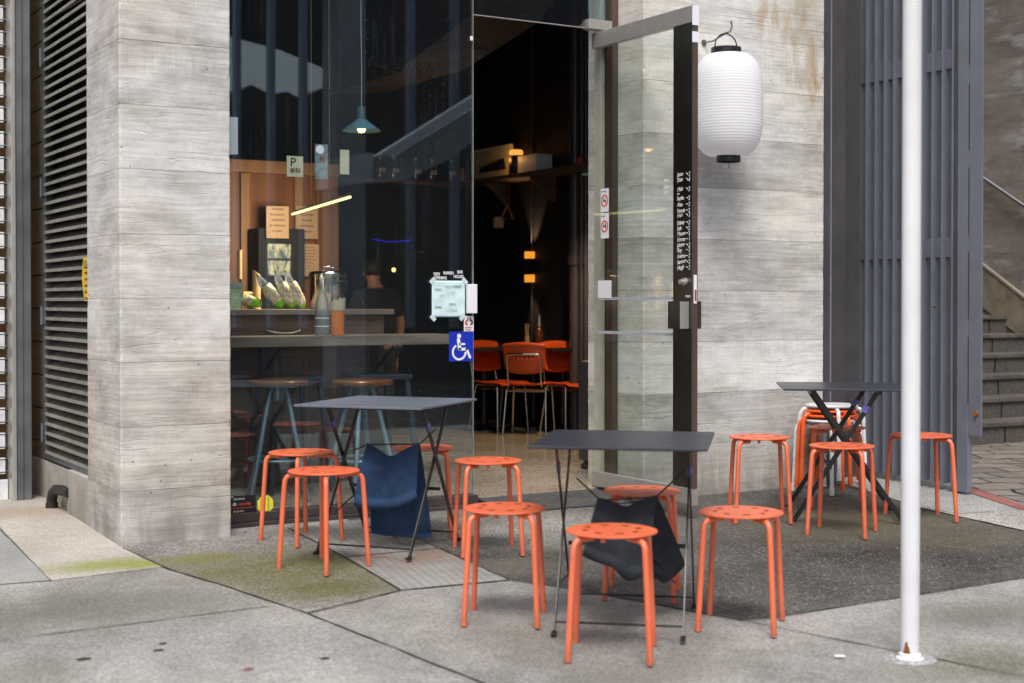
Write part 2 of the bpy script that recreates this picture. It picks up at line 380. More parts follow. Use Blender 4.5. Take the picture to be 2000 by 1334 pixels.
M['bracket'] = plain('dark_bracket_steel', (.02, .03, .04), .4)
M['ply_red'] = plain('red_orange_plywood_shell', (.64, .085, .016), .35, var=.12, scale=14)
M['table_dark'] = plain('dark_table_top', (.020, .014, .011), .3)
M['vinyl_seat'] = plain('black_leatherette', (.030, .032, .036), .42, var=.1, scale=50)
M['floor'] = None
M['bamboo'] = plain('pale_bamboo', (.62, .42, .20), .5, var=.15, scale=18)
M['dust'] = plain('dusty_louvre_paint', (.115, .098, .078), .8, var=.4, scale=40)
M['louvre_lip'] = plain('grey_green_louvre_lip', (.25, .25, .215), .65, var=.2, scale=22)
M['ply'] = wood('brown_plywood', (.15, .085, .036), (.28, .17, .075), 'x', .7, .5)
M['brass'] = plain('worn_brass', (.55, .38, .2), .35, 1.0)
M['pipe'] = plain('black_pipe_tape', (.018, .017, .016), .55, var=.3, scale=50, bump=.3)
M['dkpipe'] = plain('painted_conduit', (.055, .05, .062), .35, var=.15)
M['grille_plate'] = plain('grey_white_grille_plate', (.62, .62, .63), .5, var=.15, scale=20)
M['mat_rib'] = plain('worn_mat_rib', (.10, .098, .095), .7, var=.2, scale=30)
M['rust'] = plain('rust', (.28, .09, .02), .9, var=.3, scale=90)

# paper lantern: ribbed paper lets a little light through
t = NT('ribbed_lantern_paper'); p = t.obj()
d = t.n('ShaderNodeBsdfPrincipled', Roughness=.75); d.inputs['Base Color'].default_value = (.93, .93, .95, 1)
tl = t.n('ShaderNodeBsdfTranslucent', Color=(.95, .95, .97)); mx = t.n('ShaderNodeMixShader'); mx.inputs[0].default_value = .4
t.link(d.outputs[0], mx.inputs[1]); t.link(tl.outputs[0], mx.inputs[2]); t.t.links.new(mx.outputs[0], t.out.inputs[0]); M['lantern'] = t.m
# polished aggregate floor
t = NT('polished_aggregate_floor'); P = t.pos(); vo = t.n('ShaderNodeTexVoronoi', Scale=95.0); t.link(P, vo.inputs['Vector'])
wn = t.n('ShaderNodeTexWhiteNoise'); t.link(vo.outputs['Position'], wn.inputs['Vector'])
c = t.mix(t.ramp(t.noise(P, 1.6, 4), .35, .65), (.34, .29, .22), (.46, .40, .31))
c = t.mix(t.math('MULTIPLY', t.math('GREATER_THAN', wn.outputs['Value'], .72), .55), c, (.34, .30, .25))
c = t.mix(t.math('MULTIPLY', t.math('LESS_THAN', wn.outputs['Value'], .2), .5), c, (.06, .05, .04))
t.bsdf(c, t.ramp(t.noise(P, 4, 4), .3, .7, .10, .22), 0, None, .6); M['floor'] = t.m
# clear / bottle glass, water
M['window_glass'] = glass('window_glass', (.94, .97, .98), .072, True, 1.0, (.82, .96, 1.0))
M['door_glass'] = glass('door_glass', (.965, .99, .975), .04, False)
M['transom_glass'] = glass('transom_glass', (.80, .88, .92), .05, True, 1.3)
M['clear'] = glass('clear_bottle_glass', (.93, .97, .98), .06, False)
M['jar_glass'] = glass('jar_glass', (.80, .76, .7), .14, False)
M['frost'] = plain('frosted_strip_vinyl', (.36, .39, .43), .6, bump=0)
# clear plastic bag with bean sprouts inside
t = NT('bean_sprouts_in_film'); p = t.obj()
n1 = t.noise(t.scale(p, 60, 60, 60), 1.0, 4, .7); vo = t.n('ShaderNodeTexVoronoi', {'feature': 'DISTANCE_TO_EDGE'}, Scale=55.0); t.link(p, vo.inputs['Vector'])
c = t.mix(t.ramp(n1, .35, .65), (.30, .22, .07), (.80, .70, .46)); c = t.mix(t.ramp(vo.outputs['Distance'], .0, .12, .6, 0), c, (.88, .86, .80))
t.bsdf(c, .18, 0, t.bump(n1, .6, .01)); M['sprouts'] = t.m
M['film'] = plain('clear_crinkled_film', (.70, .73, .76), .15, var=.3, scale=60, bump=.5)
M['lime'] = plain('lime_green_print', (.22, .55, .01), .3, var=.15, scale=30)
t = NT('sliced_cabbage_in_tub'); p = t.obj(); n1 = t.noise(t.scale(p, 22, 22, 70), 1.0, 5, .7)
t.bsdf(t.mix(t.ramp(n1, .35, .65), (.22, .42, .16), (.60, .72, .48)), .3); M['cabbage'] = t.m

# ------------------------------------------------------------------ world and light
w = bpy.data.worlds.new('World'); SC.world = w; w.use_nodes = True; nt = w.node_tree
sky = nt.nodes.new('ShaderNodeTexSky'); sky.sky_type = 'NISHITA'; sky.sun_disc = False; sky.sun_elevation = R(58); sky.sun_rotation = R(212); sky.air_density = 1.0; sky.dust_density = 4.0
hs = nt.nodes.new('ShaderNodeHueSaturation'); hs.inputs['Saturation'].default_value = .62
bg = nt.nodes['Background']; bg.inputs['Strength'].default_value = .132
nt.links.new(sky.outputs[0], hs.inputs['Color']); nt.links.new(hs.outputs[0], bg.inputs['Color'])
sun = bpy.data.lights.new('sun', 'SUN'); sun.energy = 1.65; sun.angle = R(20); sun.color = (1, .985, .96)
so = bpy.data.objects.new('sun', sun); COL.objects.link(so)
el, az = R(58), R(212); dirv = Vector((math.sin(az) * math.cos(el), math.cos(az) * math.cos(el), math.sin(el)))
so.rotation_euler = dirv.to_track_quat('Z', 'Y').to_euler(); so.location = (-4, -6, 12)
SC.view_settings.view_transform = 'Standard'; SC.view_settings.look = 'None'; SC.view_settings.exposure = 0.55; SC.view_settings.gamma = 1.0

cam = bpy.data.cameras.new('camera'); co = bpy.data.objects.new('camera', cam); COL.objects.link(co); SC.camera = co
co.location = (0, 0, CZ); co.rotation_euler = (math.pi / 2 - TILT, 0, -YAW)
cam.sensor_width = 36; cam.lens = F / 2000 * 36; cam.shift_y = (CY - 667) / 2000.0
cam.clip_end = 500; cam.clip_start = .05
cam.dof.use_dof = True; cam.dof.focus_distance = 8.2; cam.dof.aperture_fstop = 2.3

# ------------------------------------------------------------------ ground and paving
FZ = .245                                                        # shop floor level
asphalt_lo, asphalt_hi = (.034, .032, .030), (.118, .110, .099)
M['pave'] = paving('worn_concrete_paving', (.175, .169, .155), (.355, .343, .322), .34,
    stains=[(on_ground(250, 1180), (1.3, .5, 2), (.13, .125, .10), .8), (on_ground(60, 1190), (.6, .4, 2), (.10, .095, .08), .5), (on_ground(1930, 1300), (.5, .35, 2), (.10, .10, .055), .85),
            (on_ground(1100, 1230), (.7, .4, 2), (.16, .14, .11), .6), (on_ground(1900, 1200), (.5, .25, 2), (.14, .13, .10), .6), (on_ground(700, 1180), (.5, .2, 2), (.17, .155, .12), .6), (on_ground(1300, 1320), (.5, .2, 2), (.17, .16, .125), .55), (on_ground(30, 1320), (.3, .25, 2), (.15, .14, .11), .6), (on_ground(420, 1130), (.35, .12, 2), (.18, .165, .12), .7)])
M['asphalt'] = paving('dark_aggregate_paving', asphalt_lo, asphalt_hi, .62, rough=.8,
    stains=[(on_ground(1700, 1020), (1.2, .7, 2), (.098, .086, .046), .85), (on_ground(1900, 1060), (.7, .3, 2), (.11, .095, .045), .5), (on_ground(1000, 1110), (.5, .3, 2), (.15, .135, .10), .5)],
    grade=[(on_ground(1050, 1030), (.95, .75, 2), (.30, .285, .26))])
M['moss'] = paving('mossy_aggregate_paving', (.145, .137, .125), (.255, .245, .225), .55,
    stains=[(on_ground(560, 1110), (1.1, .55, 2), (.088, .088, .017), 1.0), (on_ground(640, 1150), (.5, .35, 2), (.085, .085, .018), 1.0), (on_ground(380, 1092), (.32, .16, 2), (.14, .135, .025), .95)])
M['apron'] = paving('stained_pale_apron', (.34, .31, .27), (.48, .45, .40), .22,
    stains=[(on_ground(205, 1104), (.42, .18, 2), (.20, .22, .030), 1.0), (on_ground(285, 1104), (.16, .12, 2), (.20, .23, .02), .9), (on_ground(60, 1000), (.4, .3, 2), (.33, .23, .15), .6)])
M['side_slab'] = paving('grey_side_slab', (.24, .24, .235), (.33, .33, .32), .15)
M['kerb_conc'] = paving('light_alley_concrete', (.235, .235, .23), (.36, .36, .35), .4)
M['agg_light'] = paving('light_aggregate', (.25, .24, .22), (.40, .385, .355), .7)
M['red_strip'] = paving('red_brick_strip', (.22, .085, .072), (.32, .13, .11), .25)
t = NT('basalt_setts'); P = t.pos(); br = t.n('ShaderNodeTexBrick', Scale=1.0, Mortar__Size=.012, Brick__Width=.42, Row__Height=.24)
rot = t.n('ShaderNodeVectorRotate', {'rotation_type': 'Z_AXIS'}); t.link(P, rot.inputs['Vector']); rot.inputs['Angle'].default_value = .35
wv = t.n('ShaderNodeTexNoise', Scale=2.2); t.link(P, wv.inputs['Vector']); ad = t.n('ShaderNodeVectorMath', {'operation': 'MULTIPLY_ADD'}); t.link(wv.outputs['Color'], ad.inputs[0]); ad.inputs[1].default_value = (.26, .26, 0); t.link(rot.outputs[0], ad.inputs[2])
t.link(ad.outputs[0], br.inputs['Vector']); br.inputs['Color1'].default_value = (.17, .15, .13, 1); br.inputs['Color2'].default_value = (.115, .10, .085, 1); br.inputs['Mortar'].default_value = (.012, .011, .010, 1)
nz = t.noise(P, 14, 6, .65); t.bsdf(t.mix(t.ramp(nz, .3, .7), br.outputs['Color'], t.mix(1.0, br.outputs['Color'], (1.6, 1.55, 1.5), 'MULTIPLY')), .75, 0, t.bump(t.math('SUBTRACT', nz, br.outputs['Fac']), .6, .02)); M['setts'] = t.m
# chequer plate
t = NT('chequer_plate_steel'); P = t.pos(); rot = t.n('ShaderNodeVectorRotate', {'rotation_type': 'Z_AXIS'}); t.link(P, rot.inputs['Vector']); rot.inputs['Angle'].default_value = .2
X, Y, Z = t.xyz(t.scale(rot.outputs[0], 24, 24, 1)); ch = t.math('MULTIPLY', t.math('SINE', t.math('MULTIPLY', X, math.pi)), t.math('SINE', t.math('MULTIPLY', Y, math.pi)))
ch = t.math('ABSOLUTE', ch); lug = t.ramp(ch, .45, .6)
b = t.noise(P, 2.4, 6, .65)
c = t.mix(t.ramp(b, .35, .65), (.20, .195, .18), (.40, .39, .365)); c = t.mix(t.math('MULTIPLY', t.math('SUBTRACT', 1, lug), .38), c, (.12, .115, .10))
rm = t.math('MULTIPLY', t.blob(P, on_ground(790, 1090), (.55, .30, 2), .1), t.ramp(t.noise(P, 6, 6, .7), .40, .62)); c = t.mix(t.math('MULTIPLY', rm, .8), c, (.27, .135, .07))
t.bsdf(c, .62, .1, t.bump(lug, .55, .004)); M['chequer'] = t.m
M['joint'] = plain('dark_paving_joint', (.040, .030, .022), .95, var=.4, scale=20)

g = MB()
vs_ = [-90, -30, -12, 0, 8, 8.01, 70]
for a, b_ in zip(vs_, vs_[1:]): g.poly([(-80, a, gz(0, a)), (120, a, gz(0, a)), (120, b_, gz(0, b_)), (-80, b_, gz(0, b_))])
bmesh.ops.remove_doubles(g.b, verts=g.b.verts, dist=.001)
struct(g.build('pavement', M['pave']))

def slab(name, px, m, dz):
    pts = [on_ground(*p, dz) for p in px]
    g = MB(); g.poly(pts); bmesh.ops.triangulate(g.b, faces=g.b.faces)
    bmesh.ops.bisect_plane(g.b, geom=list(g.b.verts) + list(g.b.edges) + list(g.b.faces), plane_co=(0, 8.0, 0), plane_no=(0, 1, 0))
    for v in g.b.verts: v.co.z = gz(v.co.x, v.co.y) + dz                  # follow the kink where the ground levels out
    return struct(g.build(name, m))
slab('apron', [(-60, 972), (60, 966), (160, 985), (240, 1068), (318, 1107), (98, 1134)], M['apron'], .002)
slab('side_slab', [(-60, 972), (0, 1033), (99, 1133), (-300, 1165), (-300, 975)], M['side_slab'], .004)
slab('mossy_slab', [(236, 1062), (452, 1046), (575, 1000), (680, 1000), (565, 1031), (675, 1088), (783, 1152), (600, 1196), (330, 1110)], M['moss'], .002)
slab('asphalt', [(996, 1132), (1116, 1149), (1356, 1194), (1452, 1211), (1500, 1207), (1560, 1198), (2000, 1128), (2300, 1080), (2300, 1100), (2000, 1036), (1796, 991), (1700, 960), (1600, 930), (1362, 955), (1150, 958), (960, 980), (800, 995), (680, 1000), (680, 1020), (720, 1012), (858, 1070)], M['asphalt'], .002)
slab('alley_concrete', [(1660, 935), (1880, 935), (2050, 985), (2050, 991), (1874, 1003), (1796, 991), (1700, 960)], M['kerb_conc'], .004)
slab('light_aggregate', [(1796, 991), (1874, 1003), (2050, 991), (2200, 985), (2200, 1080), (2000, 1036)], M['agg_light'], .006)
slab('cobbles', [(1840, 935), (1700, 900), (1750, 845), (2300, 845), (2300, 1050), (2050, 1000), (1893, 950)], M['setts'], .006)
slab('red_strip', [(1860, 944), (1893, 950), (2050, 1003), (2120, 1030), (2120, 1045), (2050, 1013), (1893, 962), (1860, 951)], M['red_strip'], .008)
struct(slab('cover_plate', [(566, 1031), (722, 1012), (858, 1070), (674, 1087)], M['chequer'], .004))
struct(slab('cover_plate', [(676, 1089), (860, 1072), (996, 1132), (784, 1151)], M['chequer'], .004))

jt = MB()
def joint(px, wdt=.012, dz=.0045):
    pts = []
    for (a, b_) in zip(px, px[1:]):
        A, B = on_ground(*a, dz), on_ground(*b_, dz); n = max(1, int((B - A).length / .09))
        for k in range(n): pts.append(A.lerp(B, k / n))
    pts.append(on_ground(*px[-1], dz)); L, Rr = [], []
    for i, p in enumerate(pts):
        d = (pts[min(i + 1, len(pts) - 1)] - pts[max(i - 1, 0)]); s_ = Vector((-d.y, d.x, 0)).normalized()
        j = rnd.uniform(-.003, .003); hw = wdt * rnd.uniform(.14, .46)
        L.append(jt.vert(p + s_ * (j + hw))); Rr.append(jt.vert(p + s_ * (j - hw)))
    for i in range(len(pts) - 1): jt.b.faces.new((L[i], L[i + 1], Rr[i + 1], Rr[i]))
joint([(240, 1069), (330, 1111), (450, 1147), (600, 1197)], .016)
joint([(600, 1197), (945, 1334), (1150, 1420)], .014)
joint([(600, 1197), (783, 1152), (996, 1132)], .016); joint([(996, 1132), (1116, 1149), (1356, 1194), (1452, 1211)], .018)
joint([(1452, 1211), (1742, 1269), (2050, 1330)], .013); joint([(-60, 1257), (0, 1250), (526, 1183)], .010)
joint([(1452, 1211), (1500, 1207), (1560, 1198), (2050, 1120)], .010); joint([(1796, 991), (2000, 1036), (2100, 1058)], .012, .0075); joint([(1796, 991), (1874, 1003), (2050, 991)], .008, .0075)
joint([(564, 1031), (675, 1088), (783, 1152)], .014, .006); joint([(675, 1088), (858, 1071)], .010, .006); joint([(858, 1071), (996, 1132)], .014, .006); joint([(722, 1012), (858, 1071)], .010, .006)
joint([(0, 1033), (99, 1133)], .008, .0055); joint([(1700, 960), (1796, 991)], .008)
struct(jt.build('paving_joint', M['joint']))

# ------------------------------------------------------------------ building shell
def rough_block(name, m, x0, x1, y0, y1, z0, z1, jit=.004, step=.035, label=None, cat=None):
    """cast concrete block whose vertical arrises are slightly chipped"""
    g = MB(); n = int((z1 - z0) / step); rings = []; e = .006
    for i in range(n + 1):
        z = z0 + (z1 - z0) * i / n; j = lambda: rnd.uniform(-jit, jit) * .6 - (jit * 2.2 if rnd.random() < .06 else 0)
        c = []
        for (cx, cy, dx, dy) in ((x0, y0, 1, 1), (x1, y0, -1, 1), (x1, y1, -1, -1), (x0, y1, 1, -1)):
            ex = e - j(); ey = e - j()
            A, B = (cx + dx * max(.001, ex), cy, z), (cx, cy + dy * max(.001, ey), z)
            c += [B, A] if (dx * dy > 0) else [A, B]
        rings.append([g.vert(p) for p in c])
    for A, B in zip(rings, rings[1:]):
        for k in range(8): g.b.faces.new((A[k], A[(k + 1) % 8], B[(k + 1) % 8], B[k]))
    g.b.faces.new(rings[0][::-1]); g.b.faces.new(rings[-1])
    return tag(g.build(name, m), label, cat)
rough_block('concrete_pillar', M['pillar'], 1.956, 2.52, 7.0, 7.62, -.05, 4.75, label='pale board-marked concrete pillar left of the shop window', cat='pillar')
rough_block('concrete_wall', M['wall'], 5.112, 6.565, 7.0, 7.60, -.05, 4.75, label='board-marked concrete wall behind the white paper lantern', cat='wall')
g = MB(); g.box((1.92, 7.02, 4.42), (7.1, 7.62, 4.9)); tag(g.build('concrete_lintel', M['soffit']), 'concrete lintel above the shop front, joining pillar and wall', 'lintel')
# room
g = MB(); g.box((2.16, 7.30, .10), (7.02, 12.7, FZ)); struct(g.build('shop_floor', M['floor']))
g = MB(); g.box((2.16, 7.63, 4.30), (7.02, 12.7, 4.41)); struct(g.build('ceiling', M['black_paint']))
for nm, lo, hi, lb in (('interior_wall', (2.05, 8.85, 0), (2.155, 12.7, 4.29), 'black painted side wall on the left inside the bar'),
                       ('interior_wall', (2.16, 12.6, .246), (7.0, 12.72, 4.29), 'black painted rear wall at the back of the bar'),
                       ('interior_wall', (7.0, 7.61, .0), (7.09, 12.7, 4.29), 'black side wall carrying pipes and the wall lamp inside the bar')):
    g = MB(); g.box(lo, hi); tag(g.build(nm, M['black_paint']), lb, 'wall')
# sloping concrete soffit inside, high above the doorway (underside of a stair)
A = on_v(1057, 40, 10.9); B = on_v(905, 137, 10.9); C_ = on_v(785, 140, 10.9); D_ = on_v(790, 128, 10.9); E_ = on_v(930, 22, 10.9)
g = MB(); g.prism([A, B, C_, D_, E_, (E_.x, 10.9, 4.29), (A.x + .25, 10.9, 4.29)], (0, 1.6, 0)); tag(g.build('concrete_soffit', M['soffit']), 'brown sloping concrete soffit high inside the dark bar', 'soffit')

# left bay: plinth, louvre door, block wall, steel post, roller grille
g = MB(); g.box((1.962, 7.625, -.05), (2.15, 8.10, .455), .006); g.box((1.998, 8.101, -.05), (2.15, 9.4, .44), .006)
tag(g.build('concrete_plinth', M['plinth']), 'low concrete plinth under the louvred door', 'plinth')
ld = thing('louvre_door', 'dusty grey-green louvred service door beside the concrete pillar', 'door', (2.02, 8.15, .46))
g = MB(); g.box((1.992, 8.715, .462), (2.04, 8.785, 4.4), .003); g.box((1.992, 7.63, .457), (2.04, 8.715, .485), .002); g.box((1.992, 7.625, .486), (2.04, 7.665, 4.4), .003)
g.build('frame', M['galv'], ld)
g = MB(); lip = MB(); z = .50
while z < 4.35:
    sag = .014 if abs(z - 3.02) < .03 else 0
    g.prism([(1.992, 8.713, z), (2.052, 8.713, z + .046), (2.055, 8.713, z + .042), (1.995, 8.713, z - .004)], (0, -1.045, -sag * 2))
    lip.box((1.985, 7.668, z - .012), (1.9915, 8.713, z + .006), .0015)
    z += .0565
g.build('louvre_blades', M['dust'], ld); lip.build('blade_lips', M['louvre_lip'], ld)
g = MB(); g.box((2.07, 7.63, .46), (2.1, 8.78, 4.4)); g.build('backing_panel', M['black_paint'], ld)
for yy in (112, 367, 616, 845):
    p = on_v(80, yy, 8.775); g = MB(); g.tube([(1.983, 8.778, p.z - .055), (1.983, 8.778, p.z + .055)], .0085); g.box((1.986, 8.70, p.z - .05), (1.9915, 8.772, p.z + .05)); g.build('hinge', M['galv'], ld, 40)
ws = thing('warning_sign', 'torn amber warning card hung on the louvred door', 'sign', (1.975, 7.75, 1.4))
pts = [on_u(x, y, 1.976) for x, y in ((163, 503), (161, 520), (160, 545), (162, 566), (165, 588))]
rt = [Vector((1.976, 7.66, p.z)) for p in pts[::-1]]
g = MB(); g.prism(pts + rt, (.002, 0, 0)); g.build('card', M['amber_sign'], ws)
a = on_u(163, 522, 1.9755); g = MB(); g.box((1.973, 7.67, a.z - .005), (1.9757, a.y - .01, a.z + .033)); g.build('black_band', M['ink'], ws)
text('lettering', 'OUT OF', .042, M['amber_sign'], ws, (1.9728, a.y - .015, a.z), (0, -1, 0), (0, 0, 1))
for k, s_ in enumerate(('SERVICE', 'DO NOT', 'OPERATE', 'UNTIL', 'CHECKED')):
    text('lettering', s_, .020, M['ink'], ws, (1.9757, a.y - .02, a.z - .038 - .034 * k), (0, -1, 0), (0, 0, 1))
p0 = on_u(131, 953, 1.99); gp = on_ground(104, 992)
g = MB(); pp = [(1.962, 8.06, p0.z - .01), (1.962, 8.16, p0.z - .01)]
c0 = Vector((1.955, 8.12, p0.z - .01)); c1 = Vector((1.955, 8.36, p0.z - .01)); pts = [(1.97, 8.06, c0.z), (1.955, 8.20, c0.z), (1.945, 8.28, c0.z - .006), (1.94, 8.325, c0.z - .03), (1.938, 8.345, c0.z - .07), (1.938, 8.35, gz(0, 9) - .02)]
g.tube(pts, .030, 14); g.tube([(1.939, 8.349, gz(0, 9) + .03), (1.939, 8.349, gz(0, 9) - .01)], .036, 14)
tag(g.build('drain_pipe', M['pipe'], None, 40), 'bent black taped pipe at the foot of the louvred door', 'pipe')
g = MB(); zz = -.05; k = 0
while zz < 5:
    g.box((2.0, 8.79, zz), (2.15, 9.30, zz + .192), .003); zz += .20; k += 1
tag(g.build('block_wall', wood('brown_block', (.10, .075, .05), (.17, .125, .08), 'y', .85)), 'strip of shadowed block wall between steel post and louvred door', 'wall')
sp = thing('steel_post', 'grey galvanised steel channel post beside the roller grille', 'post', (1.866, 8.80, .2))
g = MB(); g.box((1.832, 8.75, .19), (1.917, 8.90, 5), .003); g.build('channel', M['galv'], sp)
g = MB(); g.box((1.803, 8.735, .19), (1.829, 8.90, 5), .003); g.build('guide_rail', M['stainless'], sp)
g = MB(); g.box((1.868, 8.743, .19), (1.871, 8.7495, 5)); g.build('seam_strip', M['gate_dk'], sp)
rg = thing('roller_grille', 'steel roller grille closing the shop bay at far left', 'grille', (1.2, 8.86, .2))
g = MB(); zz = .375; h = MB(); k = 0
while zz < 5:
    g.tube([(.2, 8.86, zz), (1.802, 8.86, zz)], .0105, 8)
    for xx in (1.50, 1.20, .90, .60):
        if k % 2 == 0: h.box((xx, 8.851, zz - .011), (xx + .287, 8.869, zz + .0855), .004)
    zz += .0745; k += 1
g.build('bars', M['bracket'], rg, 40); h.build('link_plates', M['grille_plate'], rg)
g = MB(); g.box((.2, 8.845, .205), (1.80, 8.875, .33), .003); g.build('bottom_rail', M['grille_plate'], rg)
g = MB(); g.box((-.2, 9.12, .05), (2.05, 9.18, 4.9)); tag(g.build('plywood_hoarding', M['ply']), 'brown plywood hoarding behind the roller grille', 'hoarding')

# ------------------------------------------------------------------ shop window
sw = thing('shop_window', 'large dark shop window with stickers and reflections beside the open door', 'window', (3.3, 7.3, .25))
g = MB(); g.box((2.523, 7.294, .262), (4.10, 7.306, 4.40)); g.build('glass_pane', M['window_glass'], sw)
g = MB(); g.box((2.522, 7.255, .215), (4.115, 7.35, .262), .003); g.build('sill', M['frame_brown'], sw)
g = MB(); g.box((2.522, 7.225, .12), (4.115, 7.35, .2145), .004); g.build('base_rail', M['frame_brown'], sw)
g = MB(); g.box((4.1005, 7.293, .262), (4.1035, 7.307, 4.40)); g.build('pane_edge', M['stainless'], sw)  # bright strip put in for the highlight along the glass edge
p = on_v(921, 75, 7.29); g = MB(); g.box((p.x - .008, 7.286, p.z - .013), (p.x + .008, 7.2935, p.z + .013), .002); g.build('clip', M['white'], sw)
tw = thing('transom_window', 'glass transom above the open doorway', 'window', (4.6, 7.3, 3.06))
g = MB(); g.box((4.106, 7.294, 3.062), (5.058, 7.306, 4.40)); g.build('glass_pane', M['transom_glass'], tw)
g = MB(); g.box((4.106, 7.292, 3.056), (4.89, 7.308, 3.0615)); g.build('edge_trim', M['stainless'], tw)
g = MB(); g.box((4.895, 7.265, 3.052), (5.075, 7.335, 3.112), .004); g.build('patch_fitting', M['stainless'], tw)
dj = thing('door_frame', 'brown steel door post with cream lining against the concrete wall', 'door frame', (5.09, 7.3, .2))
g = MB(); g.box((5.066, 7.262, .18), (5.108, 7.335, 4.41), .002); g.build('post', M['post_brown'], dj)
g = MB(); g.box((5.084, 7.336, .18), (5.111, 7.37, 4.41)); g.build('seal', M['rubber'], dj)
g = MB(); n = 60
L = [(5.050 + rnd.uniform(0, .004), 7.38, FZ + i * .07) for i in range(n)]; Q = [(5.108 - rnd.uniform(0, .008), 7.38, FZ + i * .07) for i in range(n)]
g.prism(L + Q[::-1], (0, .06, 0)); g.build('lining', M['cream'], dj)

def glass_label(lo, hi, v=7.2925, th=.0012):
    """thin sheet stuck on the outside of the window, between two image corners"""
    a, b_ = on_v(*lo, v), on_v(*hi, v)
    return a, b_, (a.x, v - th, b_.z), (b_.x, v, a.z)
X3, Z3 = (1, 0, 0), (0, 0, 1)
# opening-hours notice
a, b_, lo, hi = glass_label((843, 548), (908, 619))
on = thing('opening_hours_notice', 'pale blue opening-hours sheet taped to the window under white lettering', 'notice', ((lo[0] + hi[0]) / 2, 7.29, lo[2]))
g = MB(); g.grid(lambda i, j: (lo[0] + (hi[0] - lo[0]) * i, 7.2915 - .003 * math.sin(i * 9) * math.sin(j * 7 + 1) ** 2 - .0012, lo[2] + (hi[2] - lo[2]) * j), 20, 20)
g.build('sheet', M['paper'], on, 60, (('th', 'SOLIDIFY', {'thickness': .0006}),))
for (x, y, s_) in ((845, 548, 1), (908, 549, -1), (846, 621, -1), (903, 620, 1)):
    c = on_v(x, y, 7.286); d = Vector((.7, 0, .7 * s_)); e = Vector((-.7 * s_, 0, .7)) if s_ == 1 else Vector((.7, 0, .7))
    g = MB(); g.obox(c, Vector((.7, 0, -.7 * s_)) * .012, Vector((.7, 0, .7 * s_)) * .020, (0, .0004, 0)); g.build('tape', M['tape'], on)
def gtext(s_, x, y, size, m, par, v=7.2905, **k): return text('lettering', s_, size, M[m], par, on_v(x, y, v), X3, Z3, **k)
for s_, x, y, sx in (('DEN', 847, 538, .78), ('RAMEN', 866, 536, .78), ('BAR', 893, 534, .78), ('OPENING', 848, 545.5, .74), ('HOURS', 886, 543, .78)):
    gtext(s_, x, y, .0255, 'sticker_white', on, 7.2915, sx=sx, bold=.0006)
for s_, x, y, sz, m, sx in (('MONDAY /', 869, 561, .015, 'ink_grey', .72), ('THURSDAY /', 884.5, 561, .015, 'ink', .72), ('SUNDAY', 849.5, 567, .0155, 'ink_grey', .72), ('17 00', 881, 573, .013, 'ink_fade', .85), ('22 00', 858, 578, .013, 'ink_fade', .85),
                      ('FRIDAY &', 877, 595.5, .015, 'ink_grey', .72), ('saturday', 849.5, 601, .016, 'ink', .8), ('17 00-22 00', 877, 606.5, .013, 'ink_fade', .85)):
    gtext(s_, x, y, sz, m, on, 7.2855, sx=sx)
# white access box on the glass edge
a, b_, lo, hi = glass_label((910, 555), (929, 612))
g = MB(); g.box((lo[0], 7.262, lo[2]), (4.112, 7.292, hi[2]), .004); g2 = g.build('entry_box', M['white']); tag(g2, 'white plastic box on the window edge beside the opening-hours sheet', 'box')
a, b_, lo, hi = glass_label((906, 617), (925, 647))
tg = thing('poster_sticker', 'small white sticker with red and black emblem above the wheelchair sign', 'sticker', ((lo[0] + hi[0]) / 2, 7.29, lo[2]))
g = MB(); g.box(lo, hi); g.build('sheet', M['sticker_white'], tg)
def ring_arc(c, r, w_, a0, a1, n=20, v=7.290, th=.0009):
    P_ = []
    for k in range(n + 1): a_ = R(a0 + (a1 - a0) * k / n); P_.append((c[0] + (r + w_) * math.cos(a_), v, c[1] + (r + w_) * math.sin(a_)))
    for k in range(n, -1, -1): a_ = R(a0 + (a1 - a0) * k / n); P_.append((c[0] + (r - w_) * math.cos(a_), v, c[1] + (r - w_) * math.sin(a_)))
    return P_
cx, cz = (lo[0] + hi[0]) / 2, lo[2] + (hi[2] - lo[2]) * .62
for s_, m in ((-1, 'red'), (1, 'ink')):
    g = MB(); g.prism(ring_arc((cx + s_ * .0105, cz - .004), .011, .005, 90 if s_ < 0 else -100, 360 - 80 if s_ < 0 else 90), (0, -.0008, 0)); g.box((cx + s_ * .009 - .004, 7.2892, cz + .006), (cx + s_ * .009 + .004, 7.290, cz + .024), .001); g.build('emblem', M[m], tg)
gtext('TOGETHER', 908, 641.2, .0115, 'red', tg, 7.2905, sx=.75, bold=.0003); gtext('1 TE TUATU', 908, 645.6, .0105, 'red', tg, 7.2905, sx=.72, bold=.0003)
# wheelchair sign
a, b_, lo, hi = glass_label((877, 648), (924, 705))
wh = thing('wheelchair_sign', 'blue wheelchair access sign on the lower right of the window', 'sign', ((lo[0] + hi[0]) / 2, 7.29, lo[2]))
g = MB(); g.box(lo, hi); g.build('panel', M['blue_sign'], wh)
W_, H_ = hi[0] - lo[0], hi[2] - lo[2]
def q(u, v): return (lo[0] + u * W_, 7.2905, lo[2] + (1 - v) * H_)
def capsule(g, p, r_, w_):
    p, r_ = Vector(p), Vector(r_); d = (r_ - p).normalized(); n = Vector((-d.z, 0, d.x)); P_ = []
    for k in range(9): a_ = math.pi / 2 + math.pi * k / 8; P_.append(p + (d * math.cos(a_) + n * math.sin(a_)) * w_)
    for k in range(9): a_ = -math.pi / 2 + math.pi * k / 8; P_.append(r_ + (d * math.cos(a_) + n * math.sin(a_)) * w_)
    g.prism(P_, (0, -.001, 0))
